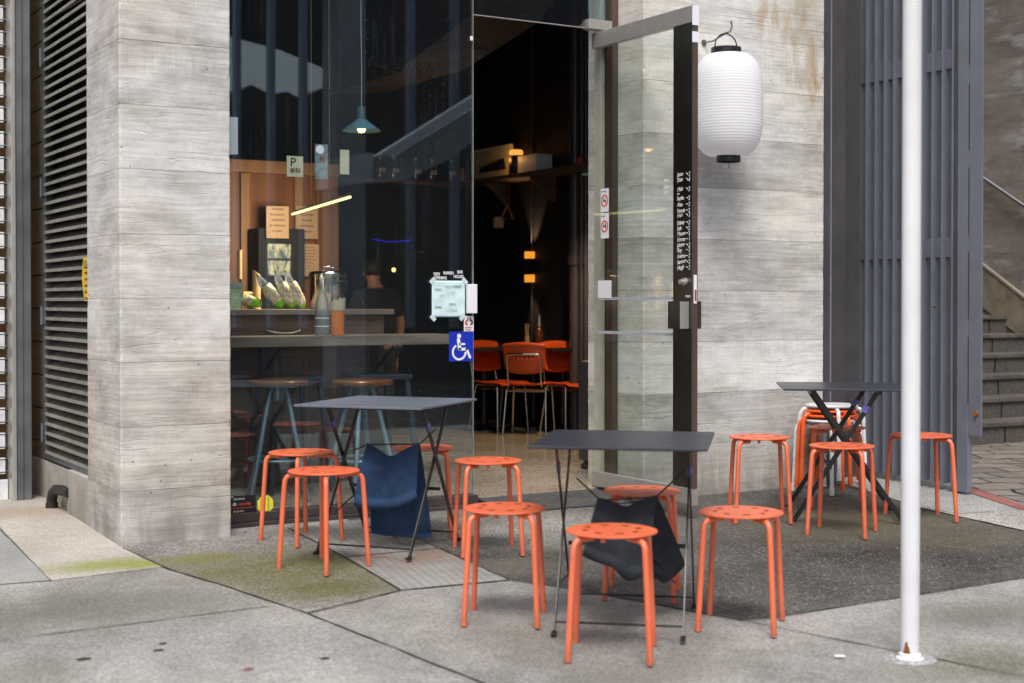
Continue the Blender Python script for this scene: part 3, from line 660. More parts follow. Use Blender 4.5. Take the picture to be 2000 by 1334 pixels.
g = MB(); c = q(.41, .145); P_ = [(c[0] + .072 * W_ * math.cos(k / 20 * 6.2832) * 1.12, c[1], c[2] + .072 * W_ * math.sin(k / 20 * 6.2832) * 1.12) for k in range(20)]; g.prism(P_, (0, -.001, 0))
capsule(g, q(.38, .27), q(.43, .58), .068 * W_); capsule(g, q(.43, .42), q(.63, .42), .036 * W_); capsule(g, q(.43, .59), q(.72, .59), .05 * W_); capsule(g, q(.72, .59), q(.86, .87), .05 * W_)
c = q(.41, .69); g.prism(ring_arc((c[0], c[2]), .265 * W_, .038 * W_, 118, 360, 30), (0, -.001, 0)); g.build('wheelchair_symbol', M['sticker_white'], wh)
# yellow octagon and security sticker low on the glass
c = on_v(518, 985, 7.2925); r_ = .0485
oc = thing('octagon_sticker', 'yellow octagonal sticker low on the window', 'sticker', (c.x, 7.29, c.z - r_))
g = MB(); g.prism([(c.x + r_ * math.cos(R(22.5 + 45 * k)), 7.2925, c.z + r_ * 1.08 * math.sin(R(22.5 + 45 * k))) for k in range(8)], (0, -.001, 0)); g.build('panel', M['yellow_sign'], oc)
text('lettering', 'MONITORED', .0125, M['ink_grey'], oc, (c.x + .022, 7.2912, c.z - .032), Z3, (-1, 0, 0)); text('lettering', 'SECURITY', .0125, M['ink_grey'], oc, (c.x - .018, 7.2912, c.z - .028), Z3, (-1, 0, 0))
a, b_ = on_v(455, 968, 7.2925), on_v(499.5, 1006, 7.2925)
ss = thing('security_sticker', 'black security sticker with white and red lettering low beside the pillar', 'sticker', ((a.x + b_.x) / 2, 7.29, b_.z))
g = MB(); g.box((2.523, 7.2912, b_.z), (b_.x, 7.2925, a.z - .004), .0); g.build('panel', M['dark_vinyl'], ss)
for zz in (a.z - .010, b_.z + .003):
    g = MB()
    for k in range(9):
        x0 = 2.525 + k * .0125
        if x0 + .012 < b_.x: g.prism([(x0, 7.2911, zz), (x0 + .008, 7.2911, zz), (x0 + .0105, 7.2911, zz + .005), (x0 + .0025, 7.2911, zz + .005)], (0, -.0005, 0))
    g.build('stripes', M['sticker_white'], ss)
gtext('OTECTED BY', 455.4, 977.2, .0125, 'sticker_white', ss, 7.2907, sx=.86, bold=.0003); gtext('sh', 454.6, 988, .026, 'sticker_white', ss, 7.2907, sx=.9, bold=.0006); gtext('security', 466, 987.3, .026, 'coral', ss, 7.2907, sx=.86)
gtext('09 320 3319', 456, 1001.2, .0135, 'sticker_white', ss, 7.2907, sx=.85)
g = MB(); A, B = on_v(455, 994, 7.2907), on_v(497, 990.5, 7.2907)
g.bar((2.525, 7.2909, A.z + .002), (b_.x - .008, 7.2909, A.z + .002), .0022, .0006, (0, 1, 0)); g.prism([(2.553, 7.2909, A.z + .002), (2.556, 7.2909, A.z + .014), (2.559, 7.2909, A.z + .002), (2.561, 7.2909, A.z - .008)], (0, -.0005, 0)); g.build('pulse_line', M['coral'], ss)
# white card at the left edge of the window
a, b_ = on_v(452, 228, 7.31), on_v(465, 305, 7.31)
g = MB(); g.prism([(2.50, 7.312, a.z), (b_.x, 7.312, a.z), (b_.x, 7.312, b_.z + .01), (2.50, 7.312, b_.z)], (0, .002, 0)); tag(g.build('white_card', M['sticker_white']), 'white card inside the window at the upper pillar edge', 'card')
# pale poster and sticker strip on the pane
for (nm, x0, y0, x1, y1, m, lb) in (('window_flyer', 560, 304, 592, 346, 'pale_paper', 'cream flyer with black printing high on the window'),
        ('sticker_strip', 615, 281, 640, 350, 'old_sticker', 'faded strip of stickers with a round badge high on the window'),
        ('paper_slip', 664, 292, 682, 341, 'pale_paper', 'small pale paper slip on the window under the blue pendant lamp')):
    a, b_ = on_v(x0, y0, 7.31), on_v(x1, y1, 7.31); o = thing(nm, lb, 'paper', ((a.x + b_.x) / 2, 7.31, b_.z))
    g = MB(); g.box((a.x, 7.309, b_.z), (b_.x, 7.311, a.z)); g.build('sheet', M[m], o)
    if nm == 'window_flyer':
        text('lettering', 'P', .07, M['ink'], o, (a.x + .018, 7.3085, b_.z + .055), X3, Z3); g = MB(); g.box((a.x + .02, 7.308, b_.z + .022), (a.x + .045, 7.3088, b_.z + .045)); g.box((a.x + .05, 7.308, b_.z + .022), (a.x + .062, 7.3088, b_.z + .05)); g.box((a.x + .066, 7.308, b_.z + .022), (a.x + .078, 7.3088, b_.z + .046)); g.build('print', M['brown_ink'], o)
    if nm == 'sticker_strip':
        c = on_v(625, 292, 7.3088); g = MB(); g.prism([(c.x + .024 * math.cos(k * .3142), 7.3088, c.z + .024 * math.sin(k * .3142)) for k in range(20)], (0, -.001, 0)); g.build('badge', M['sticker_white'], o)
        c = on_v(630, 312, 7.3088); g = MB(); g.box((c.x - .014, 7.308, c.z - .018), (c.x + .014, 7.3088, c.z + .018)); g.build('print', M['brown_ink'], o)

# ------------------------------------------------------------------ open glass door, swung out at a right angle to the shop front
U0 = 4.98
dr = thing('glass_door', 'open glass door with steel rails and handwritten names on its edge plate', 'door', (U0, 7.3, .25))
g = MB(); g.box((U0 - .006, 6.512, .345), (U0 + .006, 7.326, 2.945)); g.build('glass_pane', M['door_glass'], dr)
g = MB(); g.box((U0 - .021, 6.338, 2.942), (U0 + .021, 7.333, 3.036), .003); g.build('top_rail', M['stainless'], dr)
g = MB(); g.box((U0 - .021, 6.338, .256), (U0 + .021, 7.333, .344), .003); g.build('bottom_rail', M['stainless'], dr)
g = MB(); g.box((U0 - .017, 6.341, .3445), (U0 + .017, 6.514, 2.9415), .002); g.build('edge_plate', M['stainless_dk'], dr)
g = MB(); g.box((U0 - .019, 6.3355, .3447), (U0 + .019, 6.3405, 2.9413)); g.build('edge_strip', M['post_brown'], dr)
for zz, hh in ((2.98, .11), (2.86, .06), (.285, .07)):
    g = MB(); g.box((U0 - .022, 6.331, zz - hh / 2), (U0 + .023, 6.337, zz + hh / 2), .001); g.build('end_cap', M['white'] if zz > 1 else M['stainless'], dr)
hd = MB(); hd.box((4.90, 6.366, 1.236), (4.9625, 6.478, 1.391), .002); h0 = hd.build('handle', M['stainless_dk'], dr)
hd = MB(); hd.box((4.9975, 6.366, 1.236), (5.05, 6.478, 1.391), .002); hd.build('handle', M['stainless_dk'], dr)
hd = MB(); hd.box((4.899, 6.3635, 1.238), (4.960, 6.3655, 1.389)); hd.build('handle_end', M['stainless'], h0)
lk = MB(); lk.box((U0 - .010, 6.330, 1.378), (U0 + .010, 6.335, 1.537), .001); l0 = lk.build('lock_faceplate', M['white'], dr)
lk = MB(); lk.box((U0 - .006, 6.3285, 1.392), (U0 + .006, 6.3298, 1.455)); lk.build('latch_slot', M['rust'], l0)
lk = MB(); lk.tube([(U0 - .017, 6.40, 1.500), (U0 - .032, 6.40, 1.500)], .022, 20); lk.tube([(U0 - .032, 6.40, 1.500), (U0 - .058, 6.40, 1.500)], .013, 16); lk.build('lock_cylinder', M['stainless'], dr, 40)
lk = MB(); lk.tube([(U0 + .017, 6.40, 1.500), (U0 + .045, 6.40, 1.500)], .016, 16); lk.build('lock_cylinder', M['stainless'], dr, 40)
RD = (0, -1, 0); UF = U0 - .0176
a, b_ = on_u(1338, 573, UF), on_u(1350, 584, UF)
g = MB(); g.box((UF - .0008, b_.y, b_.z), (UF, a.y, a.z)); pz = g.build('push_sign', M['ink'], dr)
text('lettering', 'PUSH', .021, M['sticker_white'], dr, (UF - .0009, a.y - .004, b_.z + .008), RD, Z3, sx=.92)
names = (('Jesse', 346, '2'), ('Shae', 357, '4'), ('Matt', 375, '2'), ('eau', 381, ''), ('Sophie', 392, '2'), ('Alan', 404, '2'), ('Hannah', 416, '2'), ('Fran', 426, '3'), ('Delaney', 440, '2'), ('Seb', 451, '2'), ('Mason', 461, '2'), ('Emma', 472, '1'), ('Johnno', 484, '2'), ('Ray', 493, '2'), ('Andrew', 505, '2'), ('Summer', 517, '2'), ('Hugh', 528, '2'))
for k, (nm, y, num) in enumerate(names):
    p = on_u(1322.5, y, UF); tilt = rnd.uniform(.0, .16)
    up = Vector((0, .18 + rnd.uniform(-.1, .1), 1)); rt = Vector((0, -1, tilt))
    if num == '': text('lettering', nm, .018, M['chalk'], dr, p, rt, up, shear=.3, sx=.8); continue
    text('lettering', nm, .034, M['chalk'], dr, p, rt, up, shear=.35, sx=.95 * min(1, 5 / len(nm)), space=.86, bold=.0)
    n_ = on_u(1344.5, y - 1.5, UF); text('lettering', num, .036, M['chalk'], dr, n_, rt, up, shear=.3, sx=.85, bold=.0)
    g = MB(); A = p + Vector((0, -.082, .010 + .07 * tilt)); B = n_ + Vector((0, .004, .010)); g.tube([A + Vector((-.0006, 0, 0)), (A + B) / 2 + Vector((-.0006, 0, .003)), B + Vector((-.0006, 0, 0))], .0016, 5); g.build('pen_stroke', M['chalk'], dr)
GF = U0 - .0065
for nm, y, num in (('Matt', 357, '1'), ('Jude', 370, '2'), ('Eric', 380, '2')):
    text('lettering', nm, .032, M['chalk'], dr, on_u(1296, y, GF), (0, -1, .1), Z3, shear=.35, sx=.85); text('lettering', num, .036, M['chalk'], dr, on_u(1313, y - 2, GF), (0, -1, .1), Z3, shear=.3)
for y0, y1 in ((582, 577.5), (647, 649)):
    A, B = on_u(1168, y0, GF), on_u(1319, y1, GF); zc = (A.z + B.z) / 2
    g = MB(); g.box((GF - .0006, B.y, zc - .018), (GF, A.y, zc + .0)); g.build('frosted_strip', M['frost'], dr)
a, b_ = on_u(1168, 548, GF - .001), on_u(1194, 582, GF - .001); g = MB(); g.box((GF - .002, b_.y, b_.z), (GF - .0007, a.y, a.z)); g.build('blank_sticker', M['sticker_white'], dr)
for (y0, y1, s_, kind) in ((369, 413, 'No smoking', 0), (417, 465, 'No dogs', 1)):
    a, b_ = on_u(1173.5, y0, GF - .0005), on_u(1189, y1, GF - .0005); o = MB(); o.box((GF - .0012, b_.y, b_.z), (GF - .0004, a.y, a.z)); ob = o.build('prohibition_sticker', M['sticker_white'], dr)
    cy_, cz_ = (a.y + b_.y) / 2, (a.z + b_.z) / 2 - .004; rr = (a.y - b_.y) * .38
    g = MB()
    P_ = [(GF - .0014, cy_ + (rr + .005) * math.cos(k * .2618), cz_ + (rr + .005) * math.sin(k * .2618)) for k in range(25)] + [(GF - .0014, cy_ + (rr - .004) * math.cos(k * .2618), cz_ + (rr - .004) * math.sin(k * .2618)) for k in range(24, -1, -1)]
    g.prism(P_, (-.0006, 0, 0)); d = rr * .7; g.bar((GF - .0016, cy_ + d, cz_ + d), (GF - .0016, cy_ - d, cz_ - d), .007, .0006, (1, 0, 0)); g.build('ban_ring', M['red'], ob)
    g = MB(); g.box((GF - .0013, cy_ - rr * .6, cz_ - .006), (GF - .00122, cy_ + rr * .6, cz_ + .004)); g.box((GF - .00135, cy_ - rr * .45, cz_ + (.003 if kind else .010)), (GF - .00125, cy_ - rr * .1, cz_ + (.02 if kind else .016))); g.build('pictogram', M['ink'], ob)
    text('lettering', s_, .014, M['blue_sign'], ob, (GF - .0013, a.y - .006, a.z - .022), RD, Z3, sx=.8)

# entrance mat
mt = thing('entrance_mat', 'ribbed black entrance mat across the doorway', 'mat', (4.6, 7.12, .2))
g = MB(); g.prism([(4.125, 6.96, gz(0, 6.96) + .006), (5.10, 6.96, gz(0, 6.96) + .006), (5.10, 7.296, FZ - .008), (4.125, 7.296, FZ - .008)], (0, 0, -.04)); g.build('tray', M['rubber'], mt)
g = MB()
for k in range(11):
    v = 6.972 + k * .0295; zt = gz(0, 6.96) + .006 + (FZ - .008 - gz(0, 6.96) - .006) * (v - 6.96) / .336; g.box((4.13, v, zt - .01), (5.095, v + .011, zt + .008))
g.build('ribs', M['mat_rib'], mt)

# ------------------------------------------------------------------ paper lantern on its hook
lc = on_v(1421, 200, 6.73); k_ = (on_v(1421, 105, 6.73).z - on_v(1421, 305, 6.73).z); zb = on_v(1421, 305, 6.73).z
pl = thing('paper_lantern', 'white ribbed paper lantern with black rims hanging from a wall hook', 'lantern', (lc.x, 6.73, zb))
g = MB(); prof = []; NR = 36; RM = .212
def body_r(s_):
    e = abs(2 * s_ - 1); return .088 + (RM - .088) * (1 - e ** 3.4) ** .52
for i in range(NR * 4 + 1):
    s_ = i / (NR * 4); rib = .0023 * abs(math.sin(math.pi * i / 4)) ** .8; prof.append((body_r(s_) + rib - .002, zb + k_ * s_))
g.lathe(prof, (lc.x, 6.73, 0), 48, cap=False); g.build('paper_body', M['lantern'], pl, 80)
g = MB(); g.lathe([(.086, zb + k_ - .012), (.090, zb + k_ - .012), (.090, zb + k_ + .034), (.083, zb + k_ + .034), (.083, zb + k_ - .012)], (lc.x - .012, 6.73, 0), 40, cap=False); g.build('rim', M['black_steel'], pl, 40)
g = MB(); g.lathe([(.066, zb + .012), (.072, zb + .012), (.072, zb - .034), (.066, zb - .034), (.066, zb + .012)], (lc.x + .008, 6.73, 0), 40, cap=False); g.lathe([(.0, zb - .005), (.066, zb - .005)], (lc.x + .008, 6.73, 0), 40, cap=False); g.build('rim', M['black_steel'], pl, 40)
ht = zb + k_ + .034
g = MB(); g.tube([(lc.x - .012 + .086 * math.cos(R(a)), 6.73, ht - .02 + .105 * max(0, math.sin(R(a))) ** .75) for a in range(0, 181, 10)], .004, 8); g.build('handle', M['black_steel'], pl, 60)
g = MB(); g.tube([(lc.x + .012, 6.73, zb - .034 + .01), (lc.x + .012, 6.73, zb - .055), (lc.x + .018, 6.73, zb - .066), (lc.x + .010, 6.73, zb - .072), (lc.x + .004, 6.73, zb - .064)], .0018, 6); g.build('pull_wire', M['black_steel'], pl, 60)
hz = ht - .02 + .105
w0 = on_v(1375, 83, 6.995)
hk = thing('lantern_hook', 'grey steel wall hook carrying the white paper lantern', 'hook', (w0.x, 6.99, w0.z))
tip = on_v(1421, 70, 6.73)
g = MB(); g.tube([(w0.x, 7.02, w0.z), (w0.x, 6.98, w0.z), (w0.x + .03, 6.95, w0.z + .003), Vector((lc.x - .012, 6.73, hz + .004)), (lc.x + .006, 6.715, hz + .012), (lc.x + .016, 6.71, hz + .045), (lc.x + .010, 6.71, hz + .075)], .0055, 8); g.build('arm', M['galv'], hk, 60)
g = MB(); g.tube([(w0.x, 6.999, w0.z), (w0.x, 6.992, w0.z)], .018, 16); g.build('wall_plate', M['galv'], hk, 40)

# ------------------------------------------------------------------ steel column, louvred gate, alley with stairs
sc_ = thing('steel_column', 'dark brown-grey steel column between concrete wall and louvred gate', 'column', (6.7, 7.1, .19))
g = MB(); g.box((6.572, 7.045, .15), (6.665, 7.20, 4.8), .003); g.build('flange', M['flange_blue'], sc_)
g = MB(); g.box((6.662, 7.038, .15), (6.669, 7.0445, 4.8)); g.build('edge_strip', plain('edge_highlight', (.26, .24, .235), .5), sc_)  # lighter strip paints in the highlight along the column's edge
g = MB(); g.box((6.668, 7.06, .15), (6.815, 7.20, 4.8), .003); g.build('flange', M['gate_dk'], sc_)
g = MB(); g.box((6.6, 7.205, .15), (7.09, 7.56, 4.8), .003); g.build('web', M['gate_dk'], sc_)
gt = thing('louvred_gate', 'grey painted steel gate of upright blades, swung open beside the stairs', 'gate', (7.12, 6.7, .2))
GU = 7.10
g = MB()
nb = 12; v0, v1 = 7.32, 6.395
for i in range(nb):
    v = v0 + (v1 - v0) * i / (nb - 1); zb_ = gz(0, v) + .045
    M_ = Matrix.Translation((GU - .012, v, 0)) @ Matrix.Rotation(R(8), 4, 'Z')
    g.box((0, -.0045, zb_), (.105, .0045, 4.8), .0012, M_)
g.build('blades', M['gate'], gt)
for zr in (1.675, 2.88):
    g = MB(); g.box((GU + .022, v1 - .01, zr), (GU + .078, v0 + .03, zr + .125)); g.build('rail', M['gate'], gt)
g = MB(); g.box((GU + .0, 6.352, .19), (GU + .09, 6.386, 4.8), .003); g.build('dark_post', M['gate_dk'], gt)  # narrow post in the darker brown-grey paint
g = MB(); g.box((GU - .012, 6.262, .185), (GU + .03, 6.350, 4.8), .003); g.build('post', M['gate'], gt)
pz_ = on_u(1905, 852, GU - .008).z
g = MB(); g.box((GU - .008, 6.158, pz_), (GU + .004, 6.2605, 4.8), .002); g.build('closing_plate', M['gate'], gt)
g = MB(); zz = .75
while zz < 4: g.box((GU - .0135, 6.2575, zz), (GU - .0085, 6.2598, zz + .42)); zz += .53
g.build('weld_gap', M['ink'], gt)
c = on_u(1907, 808, GU - .008)
g = MB(); g.tube([c, c + Vector((-.014, 0, 0))], .017, 14); g.build('bolt', M['rust'], gt, 40)
g = MB(); g.prism([(GU - .0083, c.y + .010, c.z - .012), (GU - .0083, c.y - .010, c.z - .012), (GU - .0083, c.y - .006, c.z - .085), (GU - .0083, c.y + .004, c.z - .085)], (-.0006, 0, 0)); g.build('rust_streak', plain('rust_streak', (.20, .15, .10), .8), gt)
c = on_u(1825, 600, GU - .02); g = MB(); g.tube([c, c + Vector((-.02, 0, 0))], .008, 10); g.build('screw', M['brass'], gt, 40)

AU = 11.4
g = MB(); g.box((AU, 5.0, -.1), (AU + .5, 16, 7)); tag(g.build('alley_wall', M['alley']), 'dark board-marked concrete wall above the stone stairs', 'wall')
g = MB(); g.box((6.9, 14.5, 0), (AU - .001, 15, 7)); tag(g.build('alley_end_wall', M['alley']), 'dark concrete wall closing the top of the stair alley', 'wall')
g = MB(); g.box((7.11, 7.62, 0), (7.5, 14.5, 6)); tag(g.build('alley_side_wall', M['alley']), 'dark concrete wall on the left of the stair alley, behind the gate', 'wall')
st = thing('stone_stairs', 'dark basalt stone stairs climbing the alley at far right', 'stairs', (9.4, 8.5, .2))
t = NT('basalt_block'); P = t.pos(); X, Y, Z = t.xyz(P)
row = t.math('FLOOR', t.math('DIVIDE', t.math('SUBTRACT', Z, .222), .172)); xs = t.math('ADD', X, t.math('MULTIPLY', row, .31)); fx = t.math('FRACT', t.math('DIVIDE', t.math('ADD', xs, t.math('MULTIPLY', t.noise(P, 5, 2), .03)), .62))
j = t.math('LESS_THAN', t.math('ABSOLUTE', t.math('SUBTRACT', fx, .5)), .017)
nz = t.noise(P, 26, 6, .7); cc = t.mix(t.ramp(nz, .3, .7), (.045, .042, .040), (.115, .108, .10)); cc = t.mix(t.ramp(t.noise(P, 2.3, 4), .45, .7, 0, .6), cc, (.10, .075, .05)); cc = t.mix(j, cc, (.006, .006, .006))
t.bsdf(cc, .75, 0, t.bump(t.math('SUBTRACT', nz, j), .5, .01)); M['basalt'] = t.m
M['tread'] = paving('worn_tread_edge', (.065, .058, .05), (.125, .113, .098), .3)
NS = 18; g = MB(); h = MB()
for i in range(NS):
    v = 8.08 + .30 * i; z0 = .222 + .172 * i
    g.box((7.502, v, z0 - (.3 if i == 0 else .10)), (AU - .002, v + .62, z0 + .135))
    h.box((7.502, v - .022, z0 + .1352), (AU - .002, v + .32, z0 + .172), .006)
g.build('risers', M['basalt'], st); h.build('treads', M['tread'], st)
# rendered skirting and handrail up the wall
def line(y0, z0, y1, z1, y): return z0 + (z1 - z0) * (y - y0) / (y1 - y0)
A, B = on_u(1917, 515, AU), on_u(2000, 580, AU); Cc, Dd = on_u(1917, 345, AU - .07), on_u(2000, 402, AU - .07)
sk = thing('stair_skirting', 'cream rendered skirting with pale capping line along the alley stairs', 'skirting', (AU, 9, .5))
zl = lambda y: line(A.y, A.z, B.y, B.z, y)
g = MB(); g.prism([(AU - .0015, 8.0, zl(8.0)), (AU - .0015, 13.5, zl(13.5)), (AU - .0015, 13.5, zl(13.5) - .55), (AU - .0015, 8.0, max(.2, zl(8) - .55))], (-.02, 0, 0)); g.build('render', plain('cream_render', (.20, .165, .115), .9, var=.25, scale=8), sk)
g = MB(); g.bar((AU - .016, 8.0, zl(8.0) + .012), (AU - .016, 13.5, zl(13.5) + .012), .022, .03, (1, 0, 0)); g.build('capping', plain('pale_capping', (.33, .28, .22), .8), sk)
hr = thing('handrail', 'steel handrail sloping along the alley wall', 'handrail', (AU - .07, 9, 2))
zh = lambda y: line(Cc.y, Cc.z, Dd.y, Dd.z, y)
g = MB(); g.tube([(AU - .07, 8.0, zh(8.0)), (AU - .07, 13.5, zh(13.5))], .024, 12); g.build('rail', M['chrome'], hr, 60)
for y in (8.6, 10.6, 12.6):
    g = MB(); g.tube([(AU, y, zh(y) - .07), (AU - .07, y, zh(y) - .07), (AU - .07, y, zh(y) - .02)], .009, 8); g.build('bracket', M['chrome'], hr)

# ------------------------------------------------------------------ white pole in the foreground
pb = on_ground(1777, 1287)
wp = thing('white_pole', 'white painted round pole standing on the pavement at right', 'pole', pb)
g = MB(); g.lathe([(.0335, .0), (.0335, 5.5)], pb, 40); g.build('shaft', M['white_pole'], wp, 40)
g = MB(); g.lathe([(.052, -.004), (.050, .006), (.040, .010), (.0385, .022), (.034, .025)], pb, 40); g.build('base_collar', M['white'], wp, 40)
g = MB(); g.lathe([(.095, .0), (.085, .0055), (.0525, .0065)], pb, 40, cap=False); g.build('grout_ring', M['kerb_conc'], wp, 40)
t = NT('pole_rust_patch'); p = t.pos(); n1 = t.noise(p, 90, 4)
tb = t.bsdf(t.mix(t.ramp(n1, .4, .6), (.30, .10, .01), (.10, .035, .012)), .9); M['pole_rust'] = t.m
g = MB(); P_ = []; n = 14
vd = (Vector((0, 0, 0)) - Vector((pb.x, pb.y, 0))).normalized(); a0 = math.atan2(vd.y, vd.x) - .35
top = [.045 + .022 * math.sin(k / n * math.pi) + rnd.uniform(-.006, .006) for k in range(n + 1)]
V0 = [g.vert(pb + Vector((.0340 * math.cos(a0 + (k / n - .5) * .85), .0340 * math.sin(a0 + (k / n - .5) * .85), .024))) for k in range(n + 1)]
V1 = [g.vert(pb + Vector((.0340 * math.cos(a0 + (k / n - .5) * .85), .0340 * math.sin(a0 + (k / n - .5) * .85), .024 + (top[k] - .024) * (.2 + .8 * math.sin(k / n * math.pi))))) for k in range(n + 1)]
for k in range(n): g.b.faces.new((V0[k], V0[k + 1], V1[k + 1], V1[k]))
g.build('rust_patch', M['pole_rust'], wp, None, (('th', 'SOLIDIFY', {'thickness': .0008, 'offset': 1}),))
c = on_ground(1640, 1281, .009); g = MB(); g.obox(c, (.016, -.010, 0), (.004, .006, 0), (0, 0, .003), .001); tag(g.build('paper_scrap', M['white']), 'tiny white paper scrap lying on the pavement near the white pole', 'litter')
for k, (x, y, s_) in enumerate(((164, 1287, .020), (310, 1270, .016), (318, 1257, .012), (486, 1307, .016), (635, 1286, .014))):
    c = on_ground(x, y, .002); g = MB(); g.lathe([(s_ * .2, .003), (s_ * .9, .002), (s_, 0)], c, 9); o = g.build('gum_spot', M['joint'] if k != 3 else plain('dull_red_spot', (.20, .09, .07), .9)); o.scale = (1.3, .8, 1)
    tag(o, ('dark gum spot on the front pavement, lower left', 'oval gum spot on the front pavement, lowest of a close pair', 'smaller gum spot on the front pavement, upper of a close pair', 'dull red spot on the front pavement', 'dark gum spot on the front pavement right of the dull red one')[k], 'gum spot', 'spots trodden into the pavement')

# ------------------------------------------------------------------ orange stools
def make_stool():
    root = thing('stool', 'x', 'stool', (0, 0, 0), 'orange metal stools around the outdoor tables')
    g = MB(); NS_ = 64; rr = [.045, .085, .091, .109, .116, .148, .1585, .1645]; zz = [.4505, .4503, .4502, .4502, .4500, .4497, .4494, .4475]
    def ring(r, z, dim=False): return [g.vert((r * math.cos(k * 2 * math.pi / NS_), r * math.sin(k * 2 * math.pi / NS_), z)) for k in range(NS_)]
    rings = [ring(r, z, i in (2, 3)) for i, (r, z) in enumerate(zip(rr, zz))] + [ring(.1650, .4445), ring(.1635, .4415), ring(.158, .4405)]
    g.b.faces.new(rings[0]); g.b.faces.new(rings[-1][::-1])
    for ri, (A, B) in enumerate(zip(rings, rings[1:])):
        for k in range(NS_):
            if ri == 2 and k % 8 in (2, 3, 4): continue              # eight slots through the seat
            g.b.faces.new((A[k], A[(k + 1) % NS_], B[(k + 1) % NS_], B[k]))
    g.build('seat', M['orange'], root, 30)
    for i in range(4):
        a = i * math.pi / 2; c, s_ = math.cos(a), math.sin(a)
        pts = [(.09, .4285), (.135, .4285), (.155, .4265), (.168, .4195), (.1755, .408), (.1785, .39), (.1835, .33), (.205, .003)]
        g = MB(); g.tube([(r * c, r * s_, z) for r, z in pts], .0115, 12); g.tube([(.2048 * c, .2048 * s_, .012), (.2052 * c, .2052 * s_, 0)], .0122, 12); g.build('leg', M['orange'], root, 50)
        b_ = a + .62; g = MB(); p = Vector((.128 * math.cos(b_), .128 * math.sin(b_), .432)); g.obox(p, (.010 * math.cos(b_), .010 * math.sin(b_), 0), (-.008 * math.sin(b_), .008 * math.cos(b_), 0), (0, 0, .009), .002); g.build('spacer', M['orange'], root)
    return root
stool0 = make_stool()
STOOLS = [  # u, v, leg angle, scale, label
    (2.959, 4.243, 6.2, 1.0, 'nearest orange stool, in front of the table with the charcoal blanket'),
    (3.643, 4.343, -2.6, 1.0, 'orange stool on the right side of the table with the charcoal blanket'),
    (2.879, 4.867, 8.2, .985, 'orange stool on the left side of the table with the charcoal blanket'),
    (3.497, 6.071, 24.5, 1.0, 'orange stool right of the table with the navy blanket'),
    (3.613, 4.956, 4.0, 1.0, 'orange stool behind the charcoal blanket, facing the entrance mat'),
    (2.638, 6.092, -20.5, 1.0, 'orange stool on the mossy slab, in front of the table with the navy blanket'),
    (2.80, 6.75, -28.7, 1.0, 'orange stool nearest the yellow octagon sticker, left of the navy blanket'),
    (3.44, 6.655, 18.0, 1.0, 'orange stool partly hidden behind the navy blanket'),
    (5.31, 6.17, 12.0, 1.04, 'orange stool against the bare concrete wall, below the paper lantern'),
    (5.435, 5.653, -10.0, 1.045, 'orange stool in front of the crossed legs of the far right table'),
    (6.174, 5.792, 16.9, 1.06, 'orange stool partly hidden by the white pole'),
    (6.071, 6.358, 3.2, 1.04, 'orange stool behind the far right table, before the stacked stools')]
for i, (u, v, a, s_, lb) in enumerate(STOOLS):
    o = stool0 if i == 0 else copy_tree(stool0)
    o.location = (u, v, gz(u, v) + .004); o.rotation_euler.z = R(a + 90 * (i % 4)); o.scale = (s_, s_, s_); o['label'] = lb

# ------------------------------------------------------------------ folding tables
TH = .722
def make_table():
    root = thing('folding_table', 'x', 'table', (0, 0, 0), 'square folding tables on the pavement')
    g = MB(); g.box((-.335, -.35, TH - .011), (.335, .35, TH), .003); g.build('table_top', M['graphite'], root)
    for sx in (-1, 1):
        for kind in (0, 1):
            x = sx * (.255 if kind == 0 else .243); y0, y1 = (-.285, .155) if kind == 0 else (.285, -.19)
            g = MB(); g.bar((x, y0, .012), (x, y1, TH - .014), .026, .006, (1, 0, 0), .001)
            g.tube([(x - .006, y1, TH - .03), (x + .006, y1, TH - .03)], .006, 8)
            lg = g.build('leg', M['black_steel'], root)
            g = MB(); s_ = -1 if y0 < 0 else 1; g.obox((x, y0 + s_ * .008, .007), (.010, 0, 0), (0, .020, 0), (0, 0, .007), .004); g.build('foot_cap', M['rubber'], lg)
            if kind == 0:
                p = Vector((x, y0, .012)).lerp(Vector((x, y1, TH)), .82); q_ = Vector((x, y0, .012)).lerp(Vector((x, y1, TH)), .87)
                g = MB(); g.bar(p, q_, .034, .012, (1, 0, 0), .002); g.build('clip', M['clip'], root)
    for y, x, z in ((-.270, .252, .047), (.270, .240, .047)):
        g = MB(); g.tube([(-x, y, z), (x, y, z)], .0045, 8); g.build('foot_rod', M['black_steel'], root)
    g = MB(); zc = .30; g.bar((-.24, -.09, zc - .012), (.24, -.09, zc - .012), .016, .005, (0, 1, 0)); g.build('cross_bar', M['black_steel'], root)
    g = MB(); g.box((-.30, .14, TH - .031), (.30, .17, TH - .0115), .002); g.build('rail', M['black_steel'], root)
    g = MB(); g.box((-.30, -.205, TH - .031), (.30, -.175, TH - .0115), .002); g.build('rail', M['black_steel'], root)
    return root
T0 = make_table()
TAB = [(3.285, 4.615, 139, 1.0, 'dark folding table nearest the camera, charcoal blanket slung between its legs'),
       (3.11, 6.39, 129, 1.0, 'folding table with sky sheen painted on its top, before the shop window, navy blanket slung below'),
       (5.84, 6.06, -128, 1.03, 'dark folding table at the gate end of the concrete wall, beside the pole')]
tabs = []
for i, (u, v, a, s_, lb) in enumerate(TAB):
    o = T0 if i == 0 else copy_tree(T0)
    o.location = (u, v, gz(u, v) + .004); o.rotation_euler.z = R(a); o.scale = (s_, s_, s_); o['label'] = lb; tabs.append(o)
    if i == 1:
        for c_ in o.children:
            if c_.name.startswith('table_top'): c_.data = c_.data.copy(); c_.data.materials[0] = M['sheen_top']

